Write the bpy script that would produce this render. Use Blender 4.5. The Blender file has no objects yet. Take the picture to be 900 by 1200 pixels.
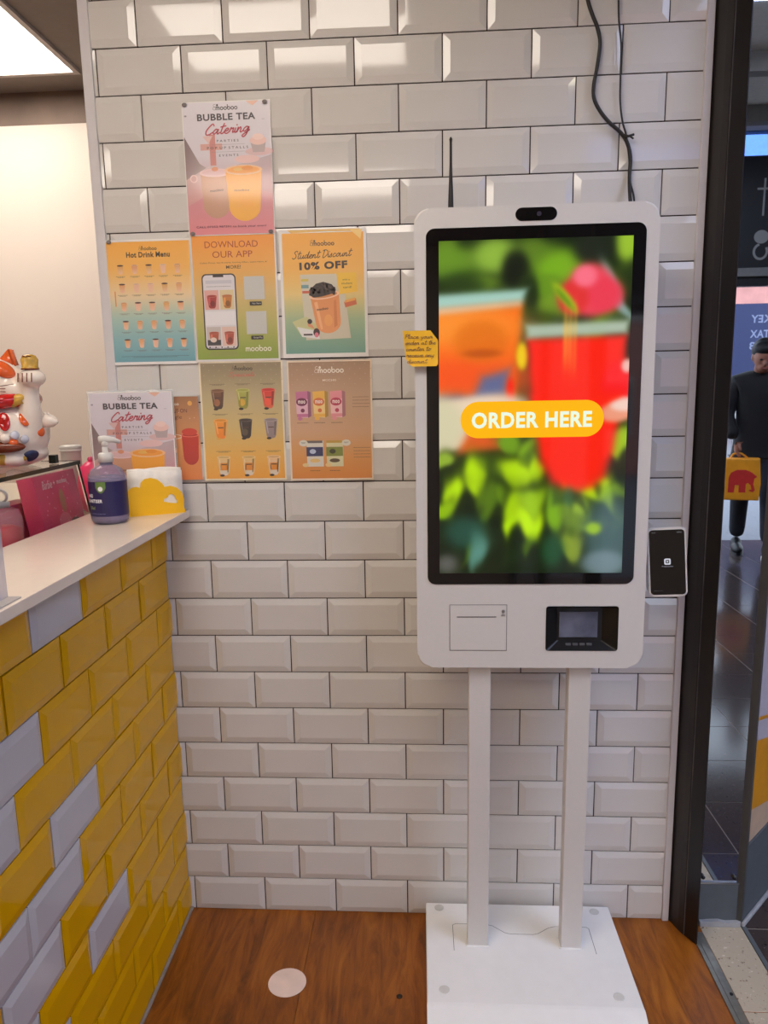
import bpy, bmesh, math, random
import numpy as np
from mathutils import Vector, Matrix
random.seed(7)
PI = math.pi
# ------------------------------------------------------------------ camera, world, exposure
S = bpy.context.scene
COL = S.collection
cam_d = bpy.data.cameras.new('camera'); cam = bpy.data.objects.new('camera', cam_d); COL.objects.link(cam)
cam_d.sensor_fit = 'VERTICAL'; cam_d.sensor_height = 24.0
cam_d.lens = 896.22 / 1200 * 24.0
cam_d.shift_x = 0.01053; cam_d.shift_y = 0.01683
cam_d.clip_start = 0.05; cam_d.clip_end = 200
Rc = Matrix(((0.99805516, 0.00724644, 0.06191437), (0.05950155, 0.18540114, -0.98085982), (-0.01858673, 0.9826362, 0.18460939)))
cam.matrix_world = Matrix.Translation((0.6498, -1.9252, 1.4642)) @ Rc.to_4x4()
S.camera = cam
W = bpy.data.worlds.new('world'); S.world = W; W.use_nodes = True
bg = W.node_tree.nodes['Background']
bg.inputs[0].default_value = (0.72, 0.84, 1.0, 1); bg.inputs[1].default_value = 4.2
S.view_settings.view_transform = 'Standard'; S.view_settings.look = 'None'
S.view_settings.exposure = 0.0; S.view_settings.gamma = 1.0; S.view_settings.use_curve_mapping = False

# ------------------------------------------------------------------ helpers
def lin(c):
    return tuple((x/255/12.92 if x/255 <= 0.04045 else ((x/255+0.055)/1.055)**2.4) for x in c[:3])
def mat(name, c, rough=0.5, metal=0.0, var=0.06, scale=30.0, bump=0.0, coat=0.0, trans=0.0, emit=None, es=0.0, alpha=1.0, ior=1.45, spec=0.5):
    m = bpy.data.materials.new(name); m.use_nodes = True
    nt = m.node_tree; p = nt.nodes['Principled BSDF']
    L = lin(c)
    p.inputs['Roughness'].default_value = rough; p.inputs['Metallic'].default_value = metal
    p.inputs['Coat Weight'].default_value = coat; p.inputs['Coat Roughness'].default_value = 0.06
    p.inputs['Transmission Weight'].default_value = trans; p.inputs['IOR'].default_value = ior
    p.inputs['Alpha'].default_value = alpha; p.inputs['Specular IOR Level'].default_value = spec
    n = nt.nodes.new('ShaderNodeTexNoise'); n.inputs['Scale'].default_value = scale; n.inputs['Detail'].default_value = 3
    tc = nt.nodes.new('ShaderNodeTexCoord'); nt.links.new(tc.outputs['Object'], n.inputs['Vector'])
    r = nt.nodes.new('ShaderNodeValToRGB')
    r.color_ramp.elements[0].position = 0.3; r.color_ramp.elements[1].position = 0.7
    r.color_ramp.elements[0].color = tuple(max(0, x*(1-var)) for x in L)+(1,)
    r.color_ramp.elements[1].color = tuple(min(1, x*(1+var)) for x in L)+(1,)
    nt.links.new(n.outputs['Fac'], r.inputs['Fac']); nt.links.new(r.outputs['Color'], p.inputs['Base Color'])
    if bump:
        b = nt.nodes.new('ShaderNodeBump'); b.inputs['Strength'].default_value = bump; b.inputs['Distance'].default_value = 0.002
        nt.links.new(n.outputs['Fac'], b.inputs['Height']); nt.links.new(b.outputs['Normal'], p.inputs['Normal'])
    if emit:
        p.inputs['Emission Color'].default_value = lin(emit)+(1,); p.inputs['Emission Strength'].default_value = es
    return m
def colmat(name, rough=0.4, coat=0.0, emit=0.0):
    """print material: the colours come from the mesh's own colour attribute"""
    m = bpy.data.materials.new(name); m.use_nodes = True; nt = m.node_tree; p = nt.nodes['Principled BSDF']
    a = nt.nodes.new('ShaderNodeAttribute'); a.attribute_name = 'Col'
    p.inputs['Roughness'].default_value = rough; p.inputs['Coat Weight'].default_value = coat; p.inputs['Coat Roughness'].default_value = 0.08
    if emit:
        p.inputs['Base Color'].default_value = (0.01, 0.01, 0.01, 1)
        nt.links.new(a.outputs['Color'], p.inputs['Emission Color']); p.inputs['Emission Strength'].default_value = emit
    else:
        nt.links.new(a.outputs['Color'], p.inputs['Base Color'])
    return m
def link(name, me, mats, parent=None, loc=None, rot=None, smooth=False):
    o = bpy.data.objects.new(name, me); COL.objects.link(o)
    if mats is not None and not me.materials:
        for m in (mats if isinstance(mats, (list, tuple)) else [mats]): me.materials.append(m)
    if smooth:
        for f in me.polygons: f.use_smooth = True
    if parent: o.parent = parent
    if loc is not None: o.location = loc
    if rot is not None: o.rotation_euler = rot
    return o
def obj(name, bm, mats, parent=None, loc=None, rot=None, smooth=False):
    bmesh.ops.recalc_face_normals(bm, faces=bm.faces)
    me = bpy.data.meshes.new(name); bm.to_mesh(me); bm.free()
    return link(name, me, mats, parent, loc, rot, smooth)
def empty(name, loc=(0, 0, 0), rz=0.0, rx=0.0):
    o = bpy.data.objects.new(name, None); COL.objects.link(o); o.empty_display_size = 0.05
    o.location = loc; o.rotation_euler = (rx, 0, rz); return o
def tag(o, label, cat, group=None):
    o['label'] = label; o['category'] = cat
    if group: o['group'] = group
    return o
def struct(o): o['kind'] = 'structure'; return o
def NB(): return bmesh.new()
def box(bm, x0, x1, y0, y1, z0, z1, bev=0.0, seg=2):
    v = [bm.verts.new(p) for p in ((x0,y0,z0),(x1,y0,z0),(x1,y1,z0),(x0,y1,z0),(x0,y0,z1),(x1,y0,z1),(x1,y1,z1),(x0,y1,z1))]
    fs = [bm.faces.new([v[i] for i in q]) for q in ((3,2,1,0),(4,5,6,7),(0,1,5,4),(1,2,6,5),(2,3,7,6),(3,0,4,7))]
    if bev:
        es = list({e for f in fs for e in f.edges})
        bmesh.ops.bevel(bm, geom=es, offset=bev, segments=seg, affect='EDGES', profile=0.5)
    return bm
def B(*a, **k): return box(NB(), *a, **k)
def prism(bm, pts, y0, y1, axis='y', bev=0.0):
    """extrude a 2D outline (a,b) along an axis"""
    def P(a, b, t): return (a, t, b) if axis == 'y' else ((a, b, t) if axis == 'z' else (t, a, b))
    A = [bm.verts.new(P(a, b, y0)) for a, b in pts]; C = [bm.verts.new(P(a, b, y1)) for a, b in pts]
    n = len(pts); f1 = bm.faces.new(A); f2 = bm.faces.new(C[::-1])
    for i in range(n): bm.faces.new((A[i], C[i], C[(i+1) % n], A[(i+1) % n]))
    if bev:
        bmesh.ops.bevel(bm, geom=list(f1.edges)+list(f2.edges), offset=bev, segments=2, affect='EDGES', profile=0.5)
    return bm
def rrect(x0, x1, z0, z1, r, n=8):
    out = []
    for cx, cz, a0 in ((x1-r, z1-r, 0), (x0+r, z1-r, 90), (x0+r, z0+r, 180), (x1-r, z0+r, 270)):
        for i in range(n+1):
            a = math.radians(a0+90*i/n); out.append((cx+r*math.cos(a), cz+r*math.sin(a)))
    return out
def ell(cx, cz, rx, rz, n=24, a0=0, a1=2*PI):
    return [(cx+rx*math.cos(a0+(a1-a0)*i/n), cz+rz*math.sin(a0+(a1-a0)*i/n)) for i in range(n)]
def lathe(bm, prof, n=24, c=(0, 0, 0), sx=1, sy=1, caps=True):
    rings = []
    for r, z in prof:
        rings.append([bm.verts.new((c[0]+r*sx*math.cos(2*PI*i/n), c[1]+r*sy*math.sin(2*PI*i/n), c[2]+z)) for i in range(n)])
    for a, b in zip(rings, rings[1:]):
        for i in range(n): bm.faces.new((a[i], a[(i+1) % n], b[(i+1) % n], b[i]))
    if caps: bm.faces.new(rings[0][::-1]); bm.faces.new(rings[-1])
    return bm
def tube(bm, pts, r, n=8):
    """tube along a polyline; r number or list"""
    pts = [Vector(p) for p in pts]; rs = r if isinstance(r, (list, tuple)) else [r]*len(pts)
    rings = []; up = Vector((0.13, 0.31, 0.94)).normalized()
    for i, p in enumerate(pts):
        d = (pts[min(i+1, len(pts)-1)]-pts[max(i-1, 0)]).normalized()
        a = d.cross(up); a = a.normalized() if a.length > 1e-4 else Vector((1, 0, 0)); b = d.cross(a)
        rings.append([bm.verts.new(p+rs[i]*(a*math.cos(2*PI*k/n)+b*math.sin(2*PI*k/n))) for k in range(n)])
    for a, b in zip(rings, rings[1:]):
        for k in range(n): bm.faces.new((a[k], a[(k+1) % n], b[(k+1) % n], b[k]))
    bm.faces.new(rings[0][::-1]); bm.faces.new(rings[-1]); return bm
def catmull(P, n=6, closed=False):
    P = [Vector(p) for p in P]; out = []
    N = len(P)
    for i in range(N-1 if not closed else N):
        g = lambda k: P[k % N] if closed else P[max(0, min(N-1, k))]
        p0, p1, p2, p3 = g(i-1), g(i), g(i+1), g(i+2)
        for j in range(n):
            t = j/n
            out.append(0.5*((2*p1)+(-p0+p2)*t+(2*p0-5*p1+4*p2-p3)*t*t+(-p0+3*p1-3*p2+p3)*t**3))
    if not closed: out.append(P[-1])
    return out
def ball(bm, c, r, sub=3, rot=None):
    r = (r, r, r) if not isinstance(r, (list, tuple)) else r
    M4 = Matrix.Translation(c) @ (rot.to_4x4() if rot else Matrix.Identity(4)) @ Matrix.Diagonal((*r, 1))
    bmesh.ops.create_icosphere(bm, subdivisions=sub, radius=1.0, matrix=M4); return bm
def bake(o):
    """apply modifiers by evaluating the mesh"""
    dg = bpy.context.evaluated_depsgraph_get(); dg.update()
    me = bpy.data.meshes.new_from_object(o.evaluated_get(dg)); o.modifiers.clear(); o.data = me
    for f in me.polygons: f.use_smooth = True
    return o
def fuse(name, bm, m, parent=None, voxel=0.004, smooth=4, loc=None):
    """union of overlapping lumps into one continuous surface"""
    o = obj(name, bm, m, None)
    r = o.modifiers.new('r', 'REMESH'); r.mode = 'VOXEL'; r.voxel_size = voxel
    s = o.modifiers.new('s', 'SMOOTH'); s.iterations = smooth; s.factor = 0.5
    bake(o)
    if parent: o.parent = parent
    if loc is not None: o.location = loc
    return o

# ---- print: polygons and letters in millimetres (u from left, v from top), flat on a sheet facing -Y
TXT = {}
def text_tris(body, bold):
    k = (body, bold)
    if k in TXT: return TXT[k]
    c = bpy.data.curves.new('t', 'FONT'); c.body = body; c.resolution_u = 3; c.offset = bold; c.space_character = 1.0+bold*2.6
    o = bpy.data.objects.new('t', c); COL.objects.link(o)
    dg = bpy.context.evaluated_depsgraph_get(); dg.update()
    me = bpy.data.meshes.new_from_object(o.evaluated_get(dg)); me.calc_loop_triangles()
    V = [(v.co.x, v.co.y) for v in me.vertices]; F = [tuple(p.vertices) for p in me.polygons]
    bpy.data.objects.remove(o); bpy.data.curves.remove(c); bpy.data.meshes.remove(me)
    xs = [v[0] for v in V] or [0]; ys = [v[1] for v in V] or [0]
    TXT[k] = (V, F, min(xs), max(xs), min(ys), max(ys)); return TXT[k]
GL = {  # handwriting: strokes (x-height 1) and advance
 'C': ([[(1.3,1.7),(1.0,2.1),(.5,1.6),(.1,.8),(.2,.1),(.7,0),(1.3,.4)]], 1.35),
 'a': ([[(.9,.8),(.5,1),(.1,.5),(.3,.05),(.7,.4),(.95,.95),(.85,.3),(1.0,0),(1.3,.3)]], 1.25),
 't': ([[(.5,2.0),(.3,.8),(.3,.1),(.6,.05),(.9,.4)], [(0,1.35),(.9,1.5)]], .85),
 'e': ([[(.0,.4),(.5,.55),(.7,.85),(.4,1),(.1,.6),(.2,.1),(.6,.0),(1.0,.35)]], .95),
 'r': ([[(0,.3),(.2,1.1),(.3,.8),(.65,.95),(.6,.4),(.65,.05),(.95,.3)]], .92),
 'i': ([[(.1,.9),(.05,.3),(.2,0),(.5,.3)], [(.18,1.45),(.2,1.55)]], .48),
 'n': ([[(.05,1),(.0,0),(.12,.5),(.45,1),(.62,.7),(.6,.1),(.8,0),(1.1,.3)]], 1.05),
 'g': ([[(.9,.8),(.5,1),(.1,.5),(.3,.05),(.7,.4),(.95,.95),(.8,-.5),(.4,-1),(.1,-.7),(.6,-.2),(1.2,.3)]], 1.2),
 'S': ([[(1.1,1.9),(.7,2.2),(.3,1.7),(.8,1.1),(.9,.4),(.4,0),(0,.3)]], 1.25),
 'u': ([[(.05,.95),(.05,.3),(.3,0),(.65,.4),(.8,.95),(.75,.3),(.9,0),(1.2,.3)]], 1.15),
 'd': ([[(.8,.8),(.4,1),(.1,.5),(.3,.05),(.7,.4),(.98,2.0),(.85,.3),(1.05,0),(1.3,.3)]], 1.25),
 's': ([[(.0,.2),(.45,1.05),(.4,.6),(.6,.2),(.3,0),(.0,.1)]], .75),
 'c': ([[(.8,.8),(.5,1),(.1,.5),(.3,.02),(.7,.1),(1.0,.35)]], .95),
 'o': ([[(.5,1),(.1,.5),(.4,.0),(.8,.5),(.5,1),(.8,.85),(1.1,.9)]], 1.0),
 'D': ([[(.3,2.0),(.2,.1),(.6,0),(1.3,.9),(1.1,1.8),(.3,2.1),(-.1,1.8)]], 1.5),
 'P': ([[(.3,1.9),(.1,0)], [(.0,1.7),(.6,2.0),(1.0,1.5),(.6,1.0),(.2,.9)]], 1.05),
 'l': ([[(.0,.3),(.4,1.8),(.2,1.9),(.15,.2),(.5,.2)]], .45),
 'v': ([[(.0,1),(.3,0),(.7,.95)]], .8), 'y': ([[(.0,1),(.2,.2),(.6,.3)], [(.75,1),(.5,-.6),(.1,-.9)]], .9),
 'p': ([[(.1,1),(.0,-.9)], [(.05,.8),(.5,1),(.7,.5),(.1,.05)]], .85), 'h': ([[(.1,2),(.0,0),(.15,.6),(.5,.95),(.6,0)]], .85),
 ' ': ([], .7)}
MOO = {'m': ([[(0,0),(0,1)], [(0,.55),(.08,.85),(.35,1),(.6,.85),(.65,.55),(.65,0)], [(.65,.55),(.73,.85),(1.0,1),(1.25,.85),(1.3,.55),(1.3,0)]], 1.72),
 'o': ([[(.5+.5*math.cos(a*PI/4), .5+.5*math.sin(a*PI/4)) for a in range(9)]], 1.38),
 'b': ([[(0,1.75),(0,.4)], [(.5+.5*math.cos(a*PI/4), .5+.5*math.sin(a*PI/4)) for a in range(9)]], 1.38)}
class Art:
    def __init__(s, w, h): s.w, s.h = w, h; s.k = 0; s.P = {'printed_artwork': [], 'lettering': []}
    def poly(s, pts, col, part='printed_artwork', k=None):
        if k is None: s.k += 1; k = s.k
        cols = col if isinstance(col, list) else [col]*len(pts)
        s.P[part].append((pts, cols, k))
    def rect(s, u0, u1, v0, v1, col, k=None): s.poly([(u0,v0),(u1,v0),(u1,v1),(u0,v1)], col, k=k)
    def grad(s, u0, u1, v0, v1, stops, n=28):
        s.k += 1; kk = s.k
        def c(t):
            for (a, ca), (b, cb) in zip(stops, stops[1:]):
                if t <= b: f = (t-a)/(b-a); return tuple(ca[i]+(cb[i]-ca[i])*f for i in range(3))
            return stops[-1][1]
        for i in range(n):
            a, b = i/n, (i+1)/n; va, vb = v0+(v1-v0)*a, v0+(v1-v0)*b
            s.poly([(u0,va),(u1,va),(u1,vb),(u0,vb)], [c(a), c(a), c(b), c(b)], k=kk)
    def ellipse(s, u, v, ru, rv, col, n=20, k=None): s.poly(ell(u, v, ru, rv, n), col, k=k)
    def cup(s, u, v, w, h, col, lid=None, low=None, tilt=0.0, rd=False, k=None, dark=None):
        """v = rim height, body below; drawn at fixed layers so that many cups share them"""
        if k is None: s.k += 4; k = s.k-3
        def T(p): x, y = p; return (u+x*math.cos(tilt)-y*math.sin(tilt), v+x*math.sin(tilt)+y*math.cos(tilt))
        b = w*0.34; body = [(-w/2, 0)] + [(-b-(w/2-b)*(1-t), h*t) for t in (.3,.6,.85)] + [(-b+w*.08, h*.97), (-b+w*.2, h), (b-w*.2, h), (b-w*.08, h*.97)] + [(b+(w/2-b)*(1-t), h*t) for t in (.85,.6,.3)] + [(w/2, 0)]
        if rd:
            hw = lambda t: w/2-(w*.085)*t
            side = [(hw(t), h*t) for t in (0,.2,.4,.6,.72)]+[(hw(.72)*math.cos(q), h*.72+h*.28*math.sin(q)) for q in (.25,.5,.8,1.1,1.35)]
            body = [(-x, y) for x, y in side]+[(0, h)]+side[::-1]
        lo = low or tuple(x*.9 for x in col)
        s.poly([T(p) for p in body], [tuple(col[i]+(lo[i]-col[i])*min(1, p[1]/h) for i in range(3)) for p in body], k=k)
        L = lid or tuple(min(255, x*1.12+20) for x in col)
        s.poly([T(p) for p in ell(0, 0, w*.53, w*.13, 18)], L, k=k+1)
        s.poly([T(p) for p in ell(0, -w*.005, w*.45, w*.09, 18)], dark or tuple(x*.93 for x in col), k=k+2)
    def text(s, body, u0, u1, v0, v1, col, bold=0.0, k=None, shear=0.0, rot=0.0):
        V, F, x0, x1, y0, y1 = text_tris(body, bold)
        if k is None: s.k += 1; k = s.k
        fx = (u1-u0)/max(1e-6, x1-x0); fy = (v1-v0)/max(1e-6, y1-y0)
        cu, cv = (u0+u1)/2, (v0+v1)/2
        def T(x, y):
            a = u0+(x-x0)*fx+shear*(y-y0)*fy; b = v1-(y-y0)*fy
            da, db = a-cu, b-cv; return (cu+da*math.cos(rot)-db*math.sin(rot), cv+da*math.sin(rot)+db*math.cos(rot))
        for f in F: s.poly([T(*V[i]) for i in f], col, 'lettering', k)
    def stroke(s, pts, w, col, k, part='lettering'):
        """one continuous ribbon, so that its pieces never overlap in the same plane"""
        P = [Vector(p) for p in pts]; P = [p for i, p in enumerate(P) if i == 0 or (p-P[i-1]).length > 1e-4]
        if len(P) < 2: return
        s.j = (getattr(s, 'j', 0)+1) % 8; kk = k+s.j*0.11; L = []
        e = (P[0]-P[1]).normalized()*w*.35; P[0] = P[0]+e; e = (P[-1]-P[-2]).normalized()*w*.35; P[-1] = P[-1]+e
        for i, p in enumerate(P):
            d = (P[min(i+1, len(P)-1)]-P[max(0, i-1)]).normalized(); n = Vector((-d.y, d.x))*w/2; L.append((tuple(p+n), tuple(p-n)))
        for i, (a, b) in enumerate(zip(L, L[1:])): s.poly([a[0], b[0], b[1], a[1]], col, part, kk)
    def script(s, body, u0, u1, vbase, xh, col, w, table=GL, slant=0.25, rise=0.0):
        s.k += 1; kk = s.k; adv = sum(table[c][1] for c in body); f = (u1-u0)/adv; x = 0
        for ch in body:
            st, ad = table[ch]
            for q in st:
                pp = [Vector(((u0+(x+a)*f+slant*b*xh), vbase-b*xh-rise*(x+a)*f)) for a, b in q]
                pp = catmull([(p.x, p.y, 0) for p in pp], 4) if len(pp) > 2 else [Vector((p.x, p.y, 0)) for p in pp]
                s.stroke([(p.x, p.y) for p in pp], w, col, kk)
            x += ad
    def logo(s, u0, u1, vbase, col, xh=None, ears=True):
        """lower-case rounded word mark with the little curls and dot at its upper left"""
        n = 1.72+1.38*5-.38; f = (u1-u0)/n
        xh = xh or f; w = f*.3
        s.script('mooboo', u0, u0+(1.72+1.38*5)*f, vbase, xh, col, w, MOO, 0)
        if ears:
            s.k += 1; c = (u0+.25*f, vbase-xh*1.65)
            s.poly(ell(c[0]+.25*f, c[1], f*.38, f*.42, 12), col, 'lettering', s.k)
            for r0, cc in ((.45, (u0-.55*f, vbase-xh*1.55)), (.5, (u0-.75*f, vbase-xh*.45))):
                s.stroke([(cc[0]+r0*f*math.cos(a), cc[1]+r0*f*math.sin(a)) for a in np.linspace(.6, 5.6, 12)], w*.35, col, s.k)
    def caption(s, u, v, w, col=(90,75,60), n=2, h=1.3, k=None):
        """small print too small to read: rows of short strokes, one per word"""
        if k is None: s.k += 1; k = s.k
        for i in range(n):
            ww = w*(1 if i == 0 else .65); x = u-ww/2
            while x < u+ww/2-1:
                d = random.uniform(2.0, 4.5); s.rect(x, min(x+d, u+ww/2), v+i*h*2, v+i*h*2+h, col, k=k); x += d+1.0
    def build(s, parent, M_, y0=-0.0006, step=2.5e-5):
        for name, L in s.P.items():
            if not L: continue
            V = []; F = []; C = []
            for pts, cols, k in L:
                b = len(V); y = y0-k*step
                V += [((u-s.w/2)/1000, y, (s.h/2-v)/1000) for u, v in pts]; F.append(tuple(range(b, b+len(pts))))
                C += [tuple(x*0.93+0.045 for x in lin(c))+(1,) for c in cols]  # colours lifted to paint in a lamination haze
            me = bpy.data.meshes.new(name); me.from_pydata(V, [], F)
            at = me.color_attributes.new('Col', 'FLOAT_COLOR', 'POINT')
            at.data.foreach_set('color', np.array(C, dtype=np.float32).ravel())
            link(name, me, M_, parent)

# ------------------------------------------------------------------ materials
m_tile = mat('white_glazed_tile', (216,212,207), rough=0.06, var=0.025, scale=6)
m_yel = mat('yellow_glazed_tile', (222,164,0), rough=0.07, var=0.05, scale=7, spec=0.3)
m_grey = mat('pale_grey_glazed_tile', (194,190,192), rough=0.08, var=0.03, scale=7)
m_grout = mat('dark_grout', (58,44,38), rough=0.9, bump=0.4, scale=200, var=0.15)
m_kiosk = mat('white_powder_coat', (214,210,205), rough=0.35, var=0.01, scale=90)
m_kbase = mat('white_satin_base', (240,238,234), rough=0.3, var=0.015)
m_black = mat('black_plastic', (22,20,20), rough=0.3, var=0.1)
m_glassblk = mat('black_screen_glass', (20,18,18), rough=0.05, var=0.05)
m_trim = mat('white_edge_trim', (214,210,212), rough=0.35, var=0.02)
m_jamb = mat('black_door_frame', (38,33,31), rough=0.4, var=0.12, scale=8)
m_counter = mat('white_solid_surface', (230,214,198), rough=0.16, var=0.015)
m_cream = mat('cream_painted_wall', (230,217,205), rough=0.8, var=0.02, scale=3)
m_ceil = mat('greige_ceiling', (146,136,128), rough=0.8, var=0.03)
m_ceilw = mat('shop_ceiling_paint', (190,184,178), rough=0.8, var=0.03)
m_alu = mat('aluminium_strip', (150,148,138), rough=0.35, metal=0.8, var=0.15, scale=40)
m_rail = mat('blue_grey_frame_paint', (88,94,99), rough=0.5, var=0.06)
m_cable = mat('black_cable', (38,34,32), rough=0.5)
m_paper = mat('white_paper', (236,232,228), rough=0.5, var=0.01)
m_lam = colmat('laminated_print', 0.3, 0.6)
m_ink = colmat('matt_print', 0.6, 0.0)
m_panel = mat('light_panel_diffuser', (255,250,240), emit=(255,245,234), es=8.0)
m_panel2 = mat('shop_light_diffuser', (255,250,244), emit=(255,243,228), es=12.8)
m_lframe = mat('light_panel_frame', (200,190,182), rough=0.4)
m_mirror = mat('mirror_glass', (214,216,218), rough=0.01, metal=1.0, var=0.005)
m_clear = mat('clear_glass', (250,252,250), rough=0.0, trans=1.0, ior=1.15, var=0.0)
m_gedge = mat('dark_green_glass_edge', (38,48,42), rough=0.2)
m_steel = mat('steel', (170,170,172), rough=0.3, metal=0.9)
def wood_mat():
    m = bpy.data.materials.new('reddish_wood_plank'); m.use_nodes = True; nt = m.node_tree; p = nt.nodes['Principled BSDF']
    N = nt.nodes.new; tc = N('ShaderNodeTexCoord'); mp = N('ShaderNodeMapping'); mp.inputs['Scale'].default_value = (17, 2.6, 17)
    oi = N('ShaderNodeObjectInfo'); ad = N('ShaderNodeVectorMath'); ad.operation = 'ADD'
    sc = N('ShaderNodeVectorMath'); sc.operation = 'SCALE'; sc.inputs['Scale'].default_value = 37.0
    cx = N('ShaderNodeCombineXYZ')
    for i in range(3): nt.links.new(oi.outputs['Random'], cx.inputs[i])
    nt.links.new(cx.outputs[0], sc.inputs[0]); nt.links.new(tc.outputs['Object'], ad.inputs[0]); nt.links.new(sc.outputs[0], ad.inputs[1])
    nt.links.new(ad.outputs[0], mp.inputs['Vector'])
    n1 = N('ShaderNodeTexNoise'); n1.inputs['Scale'].default_value = 1.6; n1.inputs['Detail'].default_value = 12; n1.inputs['Roughness'].default_value = 0.68; n1.inputs['Distortion'].default_value = 1.1
    nt.links.new(mp.outputs[0], n1.inputs['Vector'])
    r = N('ShaderNodeValToRGB'); e = r.color_ramp.elements
    e[0].position = 0.3; e[0].color = lin((94,48,8))+(1,); e[1].position = 0.72; e[1].color = lin((176,106,30))+(1,)
    k = e.new(0.5); k.color = lin((144,80,16))+(1,)
    nt.links.new(n1.outputs['Fac'], r.inputs['Fac'])
    n2 = N('ShaderNodeTexNoise'); n2.inputs['Scale'].default_value = 2.2; nt.links.new(ad.outputs[0], n2.inputs['Vector'])
    mx = N('ShaderNodeMix'); mx.data_type = 'RGBA'; mx.blend_type = 'MULTIPLY'; mx.inputs[0].default_value = 1.0
    r2 = N('ShaderNodeValToRGB'); r2.color_ramp.elements[0].position = 0.35; r2.color_ramp.elements[0].color = (.72,.68,.66,1); r2.color_ramp.elements[1].position = 0.65; r2.color_ramp.elements[1].color = (1.1,1.1,1.1,1)
    nt.links.new(n2.outputs['Fac'], r2.inputs['Fac']); nt.links.new(r.outputs[0], mx.inputs[6]); nt.links.new(r2.outputs[0], mx.inputs[7])
    nt.links.new(mx.outputs[2], p.inputs['Base Color'])
    b = N('ShaderNodeBump'); b.inputs['Strength'].default_value = 0.12; b.inputs['Distance'].default_value = 0.001
    nt.links.new(n1.outputs['Fac'], b.inputs['Height']); nt.links.new(b.outputs[0], p.inputs['Normal'])
    p.inputs['Roughness'].default_value = 0.42; return m
def speck_mat(name, base, dark, light, scale, rough, th=(0.36, 0.66), small=1.0):
    m = bpy.data.materials.new(name); m.use_nodes = True; nt = m.node_tree; p = nt.nodes['Principled BSDF']; N = nt.nodes.new
    tc = N('ShaderNodeTexCoord'); geo = N('ShaderNodeNewGeometry')
    v = N('ShaderNodeTexNoise'); v.inputs['Scale'].default_value = scale; v.inputs['Detail'].default_value = 4; v.inputs['Roughness'].default_value = 0.7
    nt.links.new(geo.outputs['Position'], v.inputs['Vector'])
    r = N('ShaderNodeValToRGB'); e = r.color_ramp.elements
    e[0].position = th[0]; e[0].color = lin(dark)+(1,); e[1].position = th[1]+0.04; e[1].color = lin(light)+(1,)
    a = e.new(th[0]+0.05); a.color = lin(base)+(1,); c = e.new(th[1]); c.color = lin(base)+(1,)
    nt.links.new(v.outputs['Fac'], r.inputs['Fac']); nt.links.new(r.outputs[0], p.inputs['Base Color']); p.inputs['Roughness'].default_value = rough
    return m
m_wood = wood_mat()
m_stone = speck_mat('dark_speckled_paving', (66,56,54), (40,32,31), (140,130,126), 70, 0.13)
m_terr = speck_mat('beige_terrazzo', (186,172,150), (96,74,58), (214,204,186), 70, 0.5, (0.34, 0.62))
m_asph = speck_mat('grey_asphalt', (120,122,130), (95,97,104), (160,162,170), 40, 0.8)

# ------------------------------------------------------------------ tiles
PX, PZ = 0.202, 0.1022
TW, TH = 0.1990, 0.0992
def clip(poly, x, keep_lo):
    out = []
    for i, a in enumerate(poly):
        b = poly[(i+1) % len(poly)]
        ia = (a[0] <= x) if keep_lo else (a[0] >= x); ib = (b[0] <= x) if keep_lo else (b[0] >= x)
        if ia: out.append(a)
        if ia != ib:
            t = (x-a[0])/(b[0]-a[0]); out.append(tuple(a[j]+t*(b[j]-a[j]) for j in range(3)))
    return out
TCACHE = {}
def tile_mesh(a, c, material, name='wall_tile'):
    """bevelled metro tile cut to the span a..c (metres from its left edge), centred on its full body, facing -Y"""
    key = (round(a, 4), round(c, 4), material.name)
    if key in TCACHE: return TCACHE[key]
    w, h, b = TW/2, TH/2, 0.0165
    e, f, g = -0.001, -0.0035, -0.0075
    o = [(-w,f,-h),(w,f,-h),(w,f,h),(-w,f,h)]; i = [(-w+b,g,-h+b),(w-b,g,-h+b),(w-b,g,h-b),(-w+b,g,h-b)]; s = [(-w,e+.003,-h),(w,e+.003,-h),(w,e+.003,h),(-w,e+.003,h)]
    polys = [i]+[[o[k], o[(k+1)%4], i[(k+1)%4], i[k]] for k in range(4)]+[[s[k], s[(k+1)%4], o[(k+1)%4], o[k]] for k in range(4)]
    if a > 1e-4:
        x = a-w; polys = [clip(p, x, False) for p in polys]
    if c < TW-1e-4:
        x = c-w; polys = [clip(p, x, True) for p in polys]
    bm = NB()
    for p in polys:
        if len(p) >= 3: bm.faces.new([bm.verts.new(q) for q in p])
    bmesh.ops.remove_doubles(bm, verts=bm.verts, dist=1e-6)
    for q, on in ((a-w, a > 1e-4), (c-w, c < TW-1e-4)):   # close the cut ends
        if on:
            es = [x for x in bm.edges if x.is_boundary and all(abs(v.co.x-q) < 1e-5 for v in x.verts)]
            if es:
                try: bmesh.ops.contextual_create(bm, geom=es)
                except Exception: pass
    bmesh.ops.recalc_face_normals(bm, faces=bm.faces)
    # make sure the glaze faces the room
    top = max(bm.faces, key=lambda q: q.calc_area())
    if top.normal.y > 0: bmesh.ops.reverse_faces(bm, faces=bm.faces)
    me = bpy.data.meshes.new(name); bm.to_mesh(me); bm.free(); me.materials.append(material)
    TCACHE[key] = me; return me

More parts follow.
